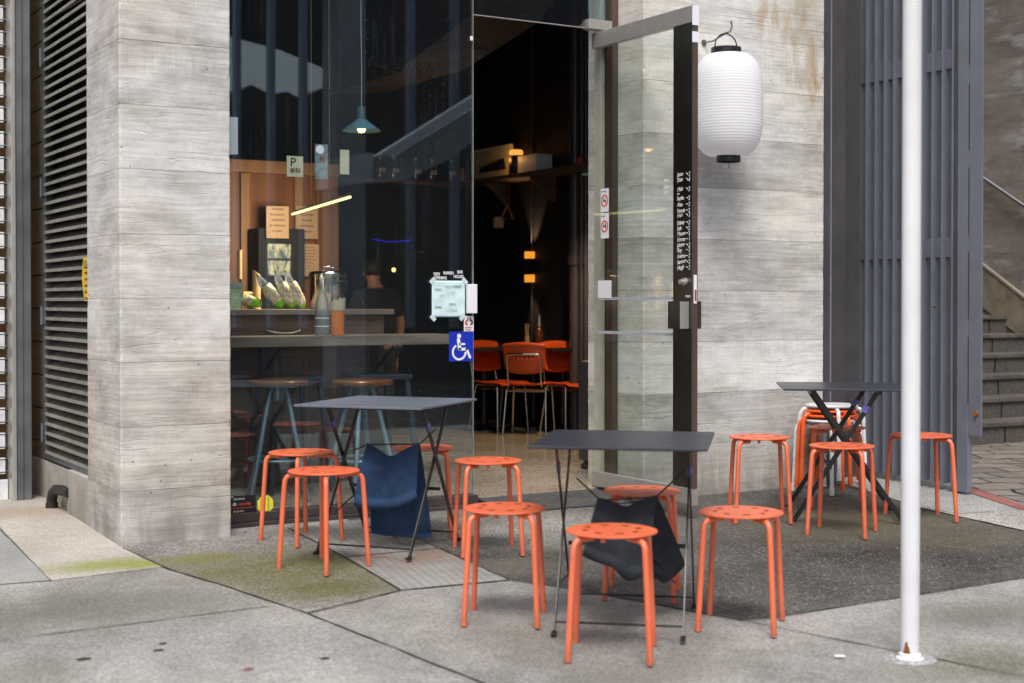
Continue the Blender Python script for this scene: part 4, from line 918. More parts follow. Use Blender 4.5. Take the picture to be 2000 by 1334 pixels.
# ------------------------------------------------------------------ blankets slung on the struts under two tables
def blanket(name, label, m, D, px):
    """px: image outlines -> top edge, front flap lower edge, back flap lower edge, laid out on upright planes D metres away"""
    root = thing(name, label, 'blanket', at_d(*px['front'][2], D))
    def poly_at(P_, s_):
        n = len(P_) - 1; f = min(s_ * n, n - 1e-6); i = int(f); f -= i
        p0 = P_[max(i - 1, 0)]; p1 = P_[i]; p2 = P_[i + 1]; p3 = P_[min(i + 2, n)]
        return tuple(.5 * ((2 * b) + (-a + c) * f + (2 * a - 5 * b + 4 * c - d) * f * f + (-a + 3 * b - 3 * c + d) * f ** 3) for a, b, c, d in zip(p0, p1, p2, p3))
    def sheet(bot, off, fold, ph):
        def fn(i, j):
            a, b_ = poly_at(px['top'], i), poly_at(bot, i)
            x, y = a[0] + (b_[0] - a[0]) * j ** .9, a[1] + (b_[1] - a[1]) * j
            d = D - off * min(1, j * 3.0) - fold * math.sin(i * 6.5 + ph + j * 1.3) * j ** .7 - fold * .25 * math.sin(i * 11 + ph * 2 - j * 3) * j - .03 * off / abs(off) * math.exp(-((j - .95) / .07) ** 2)
            d += .018 * math.exp(-((i - .5) / .16) ** 2 - ((j - .25) / .3) ** 2)
            d += .005 * math.sin((i * .8 + j) * 9 + ph) * (1 - abs(2 * i - 1))
            return at_d(x, y, d)
        return fn
    g = MB(); g.grid(sheet(px['front'], .10, .028, px.get('ph', 0)), 44, 34); g.build('front_flap', m, root, 80, (('th', 'SOLIDIFY', {'thickness': .011}), ('ss', 'SUBSURF', {'levels': 1, 'render_levels': 1})))
    g = MB(); g.grid(sheet(px['back'], -.06, .028, px.get('ph', 0) + 1.7), 44, 34); g.build('back_flap', m, root, 80, (('th', 'SOLIDIFY', {'thickness': .009}), ('ss', 'SUBSURF', {'levels': 1, 'render_levels': 1})))
    return root
blanket('navy_blanket', 'navy blue wool blanket hanging under the table before the window', M['navy'], 7.05,
    {'top': [(716, 866), (735, 877), (762, 892), (790, 880), (820, 866)], 'front': [(690, 985), (722, 992), (755, 991), (785, 986), (812, 972)], 'back': [(724, 1042), (750, 1047), (785, 1050), (815, 1052), (843, 1050)], 'ph': .6})
blanket('charcoal_blanket', 'charcoal grey blanket hanging under the nearest table', M['charcoal'], 5.60,
    {'top': [(1167, 974), (1195, 981), (1224, 990), (1252, 979), (1283, 969)], 'front': [(1136, 1082), (1165, 1095), (1200, 1108), (1225, 1132), (1262, 1122)], 'back': [(1190, 1095), (1230, 1115), (1275, 1130), (1302, 1140), (1340, 1105)], 'ph': 2.2})
# thin struts the blankets hang from (part of each table)
def strut(tab, a, b_, D0, D1, r=.0035):
    Mi = tab.matrix_basis.inverted(); A, B = Mi @ at_d(*a, D0), Mi @ at_d(*b_, D1)
    g = MB(); g.tube([A, B], r, 8)
    me = bpy.data.meshes.new('strut'); g.b.to_mesh(me); me.materials.append(M['black_steel']); g.b.free(); o = bpy.data.objects.new('strut', me); COL.objects.link(o); o.parent = tab
strut(tabs[0], (1128, 935), (1172, 977), 5.9, 5.6); strut(tabs[0], (1338, 918), (1281, 971), 5.55, 5.6); strut(tabs[0], (1172, 977), (1281, 971), 5.6, 5.6)
strut(tabs[0], (1278, 1094), (1318, 1138), 5.62, 5.45); strut(tabs[0], (1096, 1138), (1112, 1118), 5.45, 5.6)
strut(tabs[1], (851, 838), (818, 869), 7.2, 7.05); strut(tabs[1], (716, 868), (820, 868), 7.05, 7.05); strut(tabs[1], (690, 880), (718, 868), 7.1, 7.05); strut(tabs[1], (655, 1000), (690, 968), 7.0, 7.1); strut(tabs[1], (803, 990), (818, 1010), 7.05, 7.0)

# ------------------------------------------------------------------ stacked old stools by the gate
def make_stack_stool(mt_):
    root = thing('stacking_stool', 'x', 'stool', (0, 0, 0), 'old stools stacked by the gate')
    g = MB(); g.lathe([(.02, .446), (.148, .446), (.158, .443), (.160, .437), (.156, .430), (.02, .430)], (0, 0, 0), 28); g.build('seat', mt_, root, 30)
    for i in range(4):
        a = i * math.pi / 2 + math.pi / 4; c, s_ = math.cos(a), math.sin(a)
        pts = [(.05, .421), (.145, .421), (.172, .415), (.188, .398), (.195, .370), (.210, .0)]
        g = MB(); g.tube([(r * c, r * s_, z) for r, z in pts], .0125, 10); lg = g.build('leg', mt_, root, 50)
        g = MB(); g.tube([(.2083 * c, .2083 * s_, .045), (.211 * c, .211 * s_, -.002)], .0155, 10); g.build('foot_cap', mt_, lg, 50)
    return root
ks = []
cst = on_ground(1612, 952)
for k, (m, lb) in enumerate(((M['white_old'], 'white stool at the bottom of the stack by the gate'), (M['orange_old'], 'bright orange stool second from the bottom of the stack'), (M['orange_old'], 'bright orange stool just below the top of the stack'), (M['white_old'], 'chipped white stool on top of the stack by the gate'))):
    o = make_stack_stool(m) if k in (0, 1) else copy_tree(ks[1 if k == 2 else 0]); ks.append(o)
    o.location = (6.40 + .006 * k, 6.78 - .004 * k, gz(6.4, 6.8) + .006 + .031 * k); o.rotation_euler.z = R((8, 24, 36, 14)[k]); o['label'] = lb; s_ = 1.03; o.scale = (s_, s_, s_)

# ------------------------------------------------------------------ inside the bar
# window ledge (bar) on brackets, and the counter behind it
lg = thing('bar_ledge', 'grey-brown wooden ledge inside the window carrying the water bottle', 'ledge', (3.4, 8.2, 1.1))
g = MB(); g.box((2.2, 8.05, 1.118), (4.42, 8.40, 1.18), .003); g.build('board', M['ledge_wood'], lg)
for x in (516, 735):
    p = on_v(x, 690, 8.37); g = MB(); g.box((p.x - .02, 8.375, .93), (p.x + .02, 8.398, 1.117), .002); g.bar((p.x, 8.385, .95), (p.x, 8.12, 1.10), .03, .008, (1, 0, 0)); g.build('bracket', M['bracket'], lg)
ct = thing('counter', 'dark wooden bar counter carrying bean sprout bags and a steel pot', 'counter', (3.1, 8.7, FZ))
g = MB(); g.box((2.2, 8.40, FZ + .001), (4.06, 8.95, 1.305), .003); g.build('body', M['bar_wood'], ct)
g = MB(); g.box((2.2, 8.37, 1.306), (4.12, 9.0, 1.340), .003); g.build('counter_top', M['ledge_wood'], ct)
g = MB(); p = on_v(555, 640, 8.365); g.tube([(p.x - .11, 8.385, 1.215), (p.x - .10, 8.36, 1.205), (p.x - .04, 8.352, 1.19), (p.x + .04, 8.352, 1.19), (p.x + .10, 8.36, 1.205), (p.x + .11, 8.385, 1.215)], .008, 8); g.build('pull_handle', M['galv'], ct, 60)
# bottle and chopstick cup on the ledge
b0 = on_v(633, 657, 8.10); b0.z = 1.180; b0.y = 8.13
wb = thing('water_bottle', 'clear glass water bottle on the ledge beside the orange cup', 'bottle', b0)
tg_ = NT('milky_bottle_glass'); lw = tg_.n('ShaderNodeLayerWeight', Blend=.35); tr = tg_.n('ShaderNodeBsdfTransparent', Color=(.93, .96, .97)); gl = tg_.n('ShaderNodeBsdfGlossy', Roughness=.05); df = tg_.n('ShaderNodeBsdfTranslucent', Color=(.75, .85, .92)); dd = tg_.n('ShaderNodeBsdfDiffuse', Color=(.75, .85, .92))
ad = tg_.n('ShaderNodeMixShader'); ad.inputs[0].default_value = .5; tg_.link(df.outputs[0], ad.inputs[1]); tg_.link(dd.outputs[0], ad.inputs[2])
m1 = tg_.n('ShaderNodeMixShader'); m1.inputs[0].default_value = .22; tg_.link(tr.outputs[0], m1.inputs[1]); tg_.link(ad.outputs[0], m1.inputs[2])  # milky share painted in for the clear bottle's bright highlights
m2 = tg_.n('ShaderNodeMixShader'); tg_.link(tg_.ramp(lw.outputs['Fresnel'], 0, 1, .06, .8), m2.inputs[0]); tg_.link(m1.outputs[0], m2.inputs[1]); tg_.link(gl.outputs[0], m2.inputs[2]); tg_.t.links.new(m2.outputs[0], tg_.out.inputs[0])
g = MB(); g.lathe([(.002, .001), (.038, .001), (.043, .006), (.0445, .02), (.0445, .15), (.043, .19), (.034, .23), (.020, .27), (.0155, .30), (.0145, .345), (.0165, .348), (.0165, .358), (.002, .360)], b0, 32, cap=False); g.build('glass', tg_.m, wb, 60)
g = MB(); g.lathe([(.0452, .055), (.0456, .058), (.0452, .061)], b0, 28, cap=False); g.lathe([(.0452, .105), (.0456, .108), (.0452, .111)], b0, 28, cap=False); g.lathe([(.0168, .346), (.0185, .349), (.0185, .353), (.0168, .356)], b0, 24, cap=False); g.build('glass_ring', M['sticker_white'], wb, 60)
c0 = on_v(662, 657, 8.10); c0.z = 1.180; c0.y = 8.12
cu = thing('chopstick_cup', 'tall orange cup with cream paper sleeve and chopsticks on the ledge', 'cup', c0)
g = MB(); g.lathe([(.0, .002), (.040, .002), (.042, .006), (.043, .158), (.040, .158)], c0, 28, cap=False); g.build('cup', plain('orange_amber_cup', (.72, .22, .035), .25, var=.06, Coat__Weight=.4), cu, 50)
g = MB(); g.grid(lambda i, j: c0 + Vector(((.046 + .004 * j) * math.cos(i * 6.2832), (.046 + .004 * j) * math.sin(i * 6.2832), .155 + .068 * j + (.012 * math.cos(i * 6.2832) * j))), 32, 4); g.build('paper_sleeve', M['pale_paper'], cu, 60)
for k in range(6):
    a = k * 1.05; g = MB(); g.tube([c0 + Vector((.02 * math.cos(a), .02 * math.sin(a), .02)), c0 + Vector((.04 * math.cos(a), .04 * math.sin(a), .235 + .012 * (k % 3)))], .0035, 6); g.build('chopstick', M['bar_wood'], cu)
# bean sprout bags
def bag(px, w, h, lean, label, rot=0.0, lime=.25):
    p = on_v(*px, 8.47); p.z = 1.341; root = thing('sprout_bag', label, 'bag', p, 'bags of bean sprouts on the counter')
    def fn(i, j, grow=1.0):
        a = i * 6.2832; t_ = j; prof = max(.12, 1 - abs(2 * t_ - .92) ** 3.4) ** .6
        wob = 1 + .07 * math.sin(a * 3 + j * 7 + w * 90) + .05 * math.sin(a * 5 - j * 11)
        x = w * .5 * prof * math.cos(a) * wob * grow; y = .036 * prof * math.sin(a) * wob * grow; z = h * (.06 + .94 * t_) * .88
        x2 = x * math.cos(lean) - z * math.sin(lean); z2 = max(.0, x * math.sin(lean) * .9 + z * math.cos(lean)) + w * .42 * abs(math.sin(lean))
        return p + Vector((x2, y, z2 - .02 if z2 > .02 else .0))
    g = MB(); g.grid(lambda i, j: fn(i, j * .86), 26, 16); g.build('sprouts', M['sprouts'], root, 70)
    g = MB(); g.grid(lambda i, j: fn(i, j * lime, 1.025), 20, 5) if lime else None
    if lime: g.build('printed_end', M['lime'], root, 70)
    top = fn(.25, .88); d = Vector((-math.sin(lean), 0, math.cos(lean)))
    g = MB(); s_ = Vector((math.cos(lean), 0, math.sin(lean)))
    for k in range(3):
        o_ = top + s_ * (k - 1) * w * .18; g.prism([o_ - s_ * w * .17 - d * .035, o_ + s_ * w * .17 - d * .035, o_ + s_ * w * .13 + d * .02, o_ + s_ * w * (.05 - .08 * k) + d * (.055 + .012 * k), o_ - s_ * w * .14 + d * .015], (0, .012 + .01 * k, 0))
    g.build('film_neck', M['film'], root)
    return root
bag((512, 605), .085, .20, 1.12, 'flopped bean sprout bag with green print, left on the counter', lime=.45)
bag((553, 605), .082, .25, .66, 'bean sprout bag second from the left on the counter')
bag((573, 605), .078, .25, .44, 'bean sprout bag third from the left on the counter', lime=.2)
bag((592, 605), .078, .255, .42, 'rightmost bean sprout bag on the counter, nearest the steel pot', lime=.14)
p = on_v(459, 605, 8.45); p.z = 1.341; tb = thing('vegetable_tub', 'translucent tub of sliced green cabbage at the left end of the counter', 'tub', p)
g = MB(); g.prism([(p.x - .10, 8.42, 1.342), (p.x + .025, 8.42, 1.342), (p.x + .032, 8.42, 1.47), (p.x - .10, 8.42, 1.47)], (0, .12, 0)); g.build('cabbage', M['cabbage'], tb)
g = MB(); g.box((p.x - .10, 8.415, 1.471), (p.x + .038, 8.545, 1.505), .002); g.build('rim', plain('milky_tub_plastic', (.32, .40, .38), .3), tb)
# steel stock pot
p = on_v(640, 603, 8.80); p.z = 1.341; sp_ = thing('stock_pot', 'tall stainless steel stock pot with lid on the counter', 'pot', p)
g = MB(); g.lathe([(.118, .0), (.122, .006), (.122, .215), (.128, .219), (.128, .224), (.118, .224)], p, 40); g.build('pot', M['steel_pot'], sp_, 40)
g = MB(); g.lathe([(.124, .225), (.126, .232), (.116, .247), (.06, .254), (0, .255)], p, 40, cap=False); g.build('lid', M['steel_pot'], sp_, 50)
g = MB(); g.tube([p + Vector((-.04, -.02, .250)), p + Vector((-.035, -.02, .278)), p + Vector((.035, -.02, .278)), p + Vector((.04, -.02, .250))], .006, 8); g.build('lid_handle', M['steel_pot'], sp_, 60)
g = MB(); g.tube([p + Vector((.0, -.123, .17)), p + Vector((.0, -.15, .178)), p + Vector((.085, -.13, .178)), p + Vector((.085, -.10, .12))], .006, 8); g.build('side_handle', M['bracket'], sp_, 60)
# bamboo shaft and standing bamboo cup
p = on_v(468, 545, 8.75); q_ = on_v(468, 488, 8.75); o = thing('bamboo_stick', 'pale bamboo handle standing at the left edge of the window', 'stick', (p.x, 8.75, p.z - .12))
g = MB(); g.tube([p, q_], .0155, 14); g.build('handle', M['bamboo'], o, 40); g = MB(); g.tube([p + Vector((0, 0, -.14)), p], .004, 8); g.build('rod', M['bracket'], o)
p = on_v(501, 600, 8.85); p.z = 1.341; o = thing('bamboo_holder', 'pale upright bamboo holder behind the bean sprout bags', 'holder', p)
g = MB(); n = 20; B_ = [g.vert(p + Vector((.027 * math.cos(k * 6.2832 / n), .027 * math.sin(k * 6.2832 / n), 0))) for k in range(n)]; T_ = [g.vert(p + Vector((.027 * math.cos(k * 6.2832 / n), .027 * math.sin(k * 6.2832 / n), .235 - .8 * .027 * math.cos(k * 6.2832 / n)))) for k in range(n)]
g.b.faces.new(B_[::-1]); g.b.faces.new(T_)
for k in range(n): g.b.faces.new((B_[k], B_[(k + 1) % n], T_[(k + 1) % n], T_[k]))
g.build('tube', M['bamboo'], o, 40); g = MB(); g.tube([p + Vector((-.03, 0, .10)), p + Vector((-.09, .0, .10))], .013, 10); g.build('peg', M['bamboo'], o, 40)

# joinery wall with menus and drinks fridge at the back left
jw = thing('joinery_wall', 'orange-brown timber joinery wall with paper menus at the back left', 'joinery', (4.4, 11.0, FZ))
g = MB(); g.box((2.17, 11.0, FZ + .001), (4.89, 11.25, 2.50)); g.build('panel', M['joinery'], jw)
for x in (478, 583):
    p = on_v(x, 400, 10.97); g = MB(); g.box((p.x - .035, 10.955, FZ + .002), (p.x + .035, 10.998, 2.42), .003); g.build('stile', M['joinery_lt'], jw)
g = MB(); g.box((2.17, 10.94, 2.425), (4.885, 10.998, 2.525), .003); g.build('top_rail', M['joinery_lt'], jw)
p = on_v(640, 400, 10.97); g = MB(); g.box((p.x - .10, 10.965, FZ + .002), (4.885, 10.998, 2.30), .003); g.build('door_panel', wood('dark_joinery', (.10, .038, .014), (.21, .085, .033), 'z', .5, .6), jw)
p0, p1 = on_v(487, 447, 10.9), on_v(577, 640, 10.9)
fr = thing('drinks_fridge', 'black drinks fridge with lit glass door behind the counter', 'fridge', ((p0.x + p1.x) / 2, 10.7, FZ))
g = MB(); g.box((p0.x, 10.70, FZ + .002), (p1.x, 10.935, p0.z), .01); g.build('cabinet', M['black_paint'], fr)
a, b_ = on_v(523, 476, 10.69), on_v(568, 541, 10.69)
t = NT('lit_bottle_shelves'); P = t.pos(); X, Y, Z = t.xyz(P); n1 = t.noise(t.comb(t.math('MULTIPLY', X, 28), 0, t.math('MULTIPLY', Z, 10)), 1.0, 3)
c = t.mix(t.ramp(n1, .4, .6), (.05, .09, .12), (.42, .40, .26)); rowm = t.math('GREATER_THAN', t.math('FRACT', t.math('MULTIPLY', Z, 7.5)), .85); c = t.mix(rowm, c, (.02, .03, .05))
d = t.n('ShaderNodeBsdfPrincipled', Roughness=.4); t.link(c, d.inputs['Base Color']); t.link(c, d.inputs['Emission Color']); d.inputs['Emission Strength'].default_value = .28; t.t.links.new(d.outputs[0], t.out.inputs[0])
g = MB(); g.box((a.x, 10.690, b_.z), (b_.x, 10.6985, a.z)); g.build('lit_glass_door', t.m, fr)
for (x0, y0, x1, y1, kind, lb) in ((520, 402, 564, 466, 0, 'brown paper menu over the drinks fridge'), (578, 402, 621, 467, 1, 'brown paper menu under the slanting light tube'), (580, 476, 623, 540, 2, 'brown paper menu above the steel pot')):
    a, b_ = on_v(x0, y0, 10.66), on_v(x1, y1, 10.66); v = 10.66 if kind == 0 else 10.93
    if kind: a, b_ = on_v(x0, y0, v), on_v(x1, y1, v)
    o = thing('paper_menu', lb, 'menu', ((a.x + b_.x) / 2, v, b_.z), 'paper menus on the joinery wall')
    g = MB(); g.box((a.x, v - .002, b_.z), (b_.x, v, a.z)); g.build('sheet', M['kraft'], o); w_ = b_.x - a.x; h_ = a.z - b_.z
    g = MB()
    for k in range(9 if kind == 2 else 5):
        zz = a.z - h_ * (.12 + k * (.095 if kind == 2 else .17)); ww = w_ * rnd.uniform(.22, .36)
        x = a.x + w_ * .5 - ww
        while x < a.x + w_ * .5 + ww: l = rnd.uniform(.006, .02); g.box((x, v - .0028, zz), (min(x + l, b_.x - .01), v - .0021, zz + (.007 if kind == 2 else .014))); x += l + .006
    g.build('printing', M['brown_ink'], o)

# pendant lamp in the window
pp = on_v(706, 245, 8.30); zr, zt = on_v(706, 256, 8.30).z, on_v(706, 234, 8.30).z
pd = thing('pendant_lamp', 'blue conical pendant lamp glowing in the shop window', 'lamp', (pp.x, 8.30, zr))
g = MB(); g.lathe([(.121, zr), (.123, zr + .003), (.033, zt), (.030, zt + .004), (.028, zt - .004), (.118, zr + .002), (.121, zr)], (pp.x, 8.30, 0), 40, cap=False); g.build('shade', plain('pale_blue_enamel', (.13, .30, .38), .35), pd, 40)
g = MB(); g.lathe([(.022, zt - .01), (.026, zt), (.026, zt + .078), (.020, zt + .084), (.004, zt + .086)], (pp.x, 8.30, 0), 24); g.build('socket', M['teal_leg'], pd, 40)
g = MB(); g.tube([(pp.x, 8.30, zt + .08), (pp.x + .002, 8.30, zt + .3), (pp.x - .003, 8.30, zt + .6), (pp.x - .002, 8.30, 4.30)], .0032, 6); g.build('cable', M['tape'], pd)
g = MB(); g.lathe([(.002, zr - .012), (.018, zr - .007), (.027, zr + .012), (.026, zr + .026), (.014, zr + .045), (.012, zr + .06)], (pp.x, 8.30, 0), 20); g.build('bulb', emit('warm_bulb', (1, .58, .24), 6), pd, 60)
def point(name, loc, e, col=(1, .6, .28), r=.03):
    l = bpy.data.lights.new(name, 'POINT'); l.energy = e; l.color = col; l.shadow_soft_size = r; o = bpy.data.objects.new(name, l); COL.objects.link(o); o.location = loc; return o
q_ = on_v(1163, 341, 9.6)
p2 = thing('pendant_lamp', 'blue pendant lamp half hidden behind the door edge', 'lamp', (q_.x, 9.6, q_.z))
g = MB(); g.lathe([(.121, q_.z), (.123, q_.z + .003), (.033, q_.z + .085), (.028, q_.z + .08), (.118, q_.z + .002), (.121, q_.z)], (q_.x, 9.6, 0), 40, cap=False); g.build('shade', bpy.data.materials['pale_blue_enamel'], p2, 40)
g = MB(); g.lathe([(.022, q_.z + .07), (.026, q_.z + .16), (.004, q_.z + .17)], (q_.x, 9.6, 0), 20); g.build('socket', M['teal_leg'], p2, 40)
g = MB(); g.tube([(q_.x, 9.6, q_.z + .16), (q_.x, 9.6, 4.30)], .0032, 6); g.build('cable', M['tape'], p2)
g = MB(); g.lathe([(.002, q_.z - .012), (.027, q_.z + .012), (.012, q_.z + .05)], (q_.x, 9.6, 0), 16); g.build('bulb', bpy.data.materials['warm_bulb'], p2, 60)
def down(loc, e, sz, col=(1, .70, .40)):
    l = bpy.data.lights.new('pendant_light', 'SPOT'); l.energy = e; l.color = col; l.spot_size = R(sz); l.spot_blend = .8; l.shadow_soft_size = .03; o = bpy.data.objects.new('pendant_light', l); COL.objects.link(o); o.location = loc
down((pp.x, 8.30, zr - .02), 20, 120); down((q_.x, 9.6, q_.z - .02), 90, 135)
# slanting light tube on two wires
A, B = at_d(684, 385, 9.0), at_d(571, 419, 10.75); B.z = A.z
lt = thing('light_tube', 'slim glowing light tube hung on two wires in the shop window', 'lamp', (A + B) / 2)
g = MB(); g.tube([A, B], .009, 10); g.build('tube', emit('yellow_tube_light', (1, .86, .36), 1.5), lt)
d = (B - A)
for loc, tgt, e, sz in ((A.lerp(B, .75), Vector((4.1, 11.0, 1.7)), 75, 100), (A.lerp(B, .15), Vector((3.2, 8.75, 1.34)), 75, 95)):  # added spots at the tube brighten the joinery and the counter
    l = bpy.data.lights.new('tube_fill', 'SPOT'); l.energy = e; l.color = (1, .80, .52); l.spot_size = R(sz); l.spot_blend = .9; l.shadow_soft_size = .15
    o = bpy.data.objects.new('tube_fill', l); COL.objects.link(o); o.location = loc - Vector((0, 0, .03)); o.rotation_euler = (tgt - loc).to_track_quat('-Z', 'Y').to_euler()
g = MB(); n_ = Vector((0, 0, .016)); g.bar(A + n_, B + n_, .02, .012, (0, 0, 1)); g.build('housing', M['black_steel'], lt)
for f in (.32, .63):
    p = A + d * f; g = MB(); g.tube([(p.x, p.y, p.z + .02), (p.x, p.y, 4.3)], .0016, 5); g.lathe([(.005, .02), (.007, .05), (.002, .06)], p, 8); g.build('wire', M['brass'], lt)
# blue neon curve far inside
c = on_v(765, 470, 12.3); g = MB(); g.tube([c + Vector((-.20 + .4 * k / 12, -.0, .02 * abs(2 * k / 12 - 1) ** 2 - .01)) for k in range(13)], .006, 8); tag(g.build('neon_strip', emit('blue_neon', (.05, .04, .9), .25)), 'short blue neon curve glowing deep inside behind the window', 'light')
c = on_v(769, 527, 12.4); g = MB(); g.lathe([(.002, -.02), (.016, -.014), (.02, 0), (.016, .014), (.002, .02)], c, 14); tag(g.build('amber_light', emit('amber_lamp', (1, .5, .15), 2.5)), 'tiny round amber light deep inside behind the person', 'light')

# shelves with jars
g = MB(); zsh = 2.552; g.box((6.70, 9.2, zsh - .035), (6.998, 12.30, zsh), .003); sh = g.build('side_shelf', M['bar_wood']); tag(sh, 'dark shelf on the side wall with a glowing jar and books', 'shelf')
g = MB(); g.box((4.95, 12.31, zsh - .035), (6.998, 12.598, zsh), .003); tag(g.build('back_shelf', M['bar_wood']), 'dark shelf with a row of jars along the rear wall', 'shelf')
for x, w_ in ((742, 1), (769, 1), (812, 1), (843, 1), (880, .9)):
    p = on_v(x, 355, 12.44); p.z = zsh + .001; o = thing('storage_jar', {742: 'leftmost storage jar on the rear shelf', 769: 'storage jar second from the left on the rear shelf', 812: 'storage jar third from the left on the rear shelf', 843: 'storage jar fourth from the left on the rear shelf', 880: 'narrow storage jar near the right end of the rear shelf'}[x], 'jar', p, 'jars on the rear shelf')
    g = MB(); g.lathe([(.06 * w_, 0), (.066 * w_, .01), (.066 * w_, .165), (.045 * w_, .195), (.045 * w_, .205)], p, 24, cap=False); g.build('glass', M['jar_glass'], o, 50)
    g = MB(); g.lathe([(.05 * w_, .205), (.05 * w_, .225), (.012, .228), (.012, .24)], p, 20); g.build('lid', M['jar_glass'], o, 40)
    g = MB(); g.lathe([(.058 * w_, .004), (.060 * w_, .11), (.0, .115)], p, 18); g.build('contents', plain('dark_dried_food', (.05, .03, .02), .6, var=.5, scale=60), o)
    g = MB(); g.box((p.x - .028, p.y - .070 * w_, .075 + p.z), (p.x + .028, p.y - .066 * w_, .115 + p.z)); g.build('label', M['kraft'], o)
p = on_v(903, 352, 12.42); p.z = zsh + .001; g = MB(); g.lathe([(.03, 0), (.038, .02), (.034, .09), (.018, .12), (.018, .15)], p, 16); tag(g.build('cream_jug', M['kraft'], None, 50), 'small cream jug at the right end of the rear shelf', 'jug')
# items on the side shelf (wall faces the camera's left)
SU = 6.86
def side(x, y): p = on_u(x, y, SU); return p
a, b_ = side(937, 300), side(997, 360)
bk = thing('picture_book', 'large cookbook with dark and yellow cover leaning on the side shelf', 'book', (SU, (a.y + b_.y) / 2, zsh))
y0, y1 = 12.24, on_u(997, 330, SU).y; zt_ = zsh + .31
g = MB(); g.box((SU, y1, zsh + .001), (SU + .03, y0, zt_), .002); g.build('cover', M['pale_paper'], bk)
text('lettering', 'TSUSHIN', .10, plain('book_print', (.30, .20, .13), .8), bk, (SU - .0005, y0 - .03, zt_ - .09), RD, Z3, sx=.9); text('lettering', 'TO KYO', .09, bpy.data.materials['book_print'], bk, (SU - .0005, y0 - .03, zt_ - .19), RD, Z3, sx=.8)
g = MB(); g.prism([(SU - .001, y0 - .16, zsh + .08), (SU - .001, y1 + .08, zsh + .08), (SU - .001, y1 + .12, zsh + .19), (SU - .001, y0 - .20, zsh + .13), (SU - .001, y0 - .18, zsh + .16)], (-.001, 0, 0)); g.build('cover_figure', M['ink'], bk); g = MB(); g.prism([(SU - .0005, y0 - .24, zsh + .12), (SU - .0005, y1 + .13, zsh + .11), (SU - .0005, y1 + .16, zsh + .19), (SU - .0005, y0 - .26, zsh + .18)], (-.0004, 0, 0)); g.build('cover_patch', plain('yellow_green_print', (.35, .36, .05), .7), bk)
yj = on_u(1008, 330, 6.83).y
gl_ = thing('glow_panel', 'amber glowing lamp box behind the jar on the side shelf', 'lamp', (6.9, yj + .12, zsh))
g = MB(); g.box((6.90, yj + .06, zsh + .002), (6.93, yj + .24, zsh + .235), .004); g.build('diffuser', emit('amber_panel', (1, .36, .05), 1.1), gl_)
g = MB(); g.lathe([(.002, -.03), (.02, -.02), (.028, 0), (.02, .02), (.002, .03)], (6.885, yj + .12, zsh + .09), 14); g.build('bulb', emit('amber_bulb', (1, .62, .2), 5), gl_, 60)
point('shelf_glow', (6.72, yj + .05, zsh + .16), .7, (1, .45, .12), .03)
o = thing('dark_jar', 'glass jar of dark dried food with amber lid on the side shelf', 'jar', (6.83, yj, zsh))
g = MB(); g.lathe([(.06, .002), (.068, .01), (.068, .16), (.055, .185)], (6.83, yj, zsh), 24); g.build('contents', plain('black_dried_food', (.03, .02, .016), .45, var=.6, scale=40, bump=.5), o, 50)
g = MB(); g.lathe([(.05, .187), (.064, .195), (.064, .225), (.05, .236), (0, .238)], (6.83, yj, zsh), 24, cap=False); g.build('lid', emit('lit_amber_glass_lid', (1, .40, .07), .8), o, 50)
y1 = on_u(1022, 330, SU).y
for k in range(4):
    yy = y1 - k * .085; g = MB(); g.box((6.80 - .004 * k, yy - .082, zsh + .001), (6.96, yy, zsh + .165), .003); o = g.build('book', M['sticker_white'])
    tag(o, ('book standing right beside the dark jar on the side shelf', 'second cream book from the dark jar on the side shelf', 'third cream book from the dark jar on the side shelf', 'white book at the right end of the row on the side shelf')[k], 'book', 'books on the side shelf')
y1 = on_u(1134, 315, 6.85).y
for k, dy in enumerate((0, .22)):
    g = MB(); g.lathe([(.03, 0), (.032, .07), (.02, .085)], (6.85, y1 - dy, zsh + .001), 14); tag(g.build('red_tin', M['red'], None, 40), ('small red tin further along the side shelf, left of the pair', 'small red tin on the side shelf nearest the doorway')[k], 'tin', 'red tins on the side shelf')
for x in (995, 1085):
    p = on_u(x, 380, 6.99); g = MB(); g.prism([(6.998, p.y, zsh - .036), (6.74, p.y, zsh - .036), (6.74, p.y, zsh - .06), (6.975, p.y, zsh - .26), (6.998, p.y, zsh - .26)], (0, .035, 0)); o = g.build('bracket', M['bar_wood']); o.parent = sh; o.location = o.location - sh.location
# little hanger and mug below the shelf
p = on_u(990, 395, 6.80); hg = thing('hanging_strap', 'tan leather strap with a small white mug hanging below the side shelf', 'hanger', p)
g = MB(); A, B, C_ = on_u(991, 400, 6.8), on_u(978, 428, 6.8), on_u(1002, 428, 6.8); g.tube([B, A, C_], .012, 8); g.build('strap', plain('tan_leather', (.28, .13, .06), .6), hg); g = MB(); g.tube([B, C_], .006, 6); g.build('bar', M['brass'], hg); g = MB(); g.tube([A, (A.x, A.y, zsh - .04)], .004, 6); g.build('cord', M['black_steel'], hg)
c = on_u(974, 445, 6.8); g = MB(); g.lathe([(.045, 0), (.052, .01), (.052, .10), (.047, .10)], c, 18); g.build('mug', M['kraft'], hg, 40)

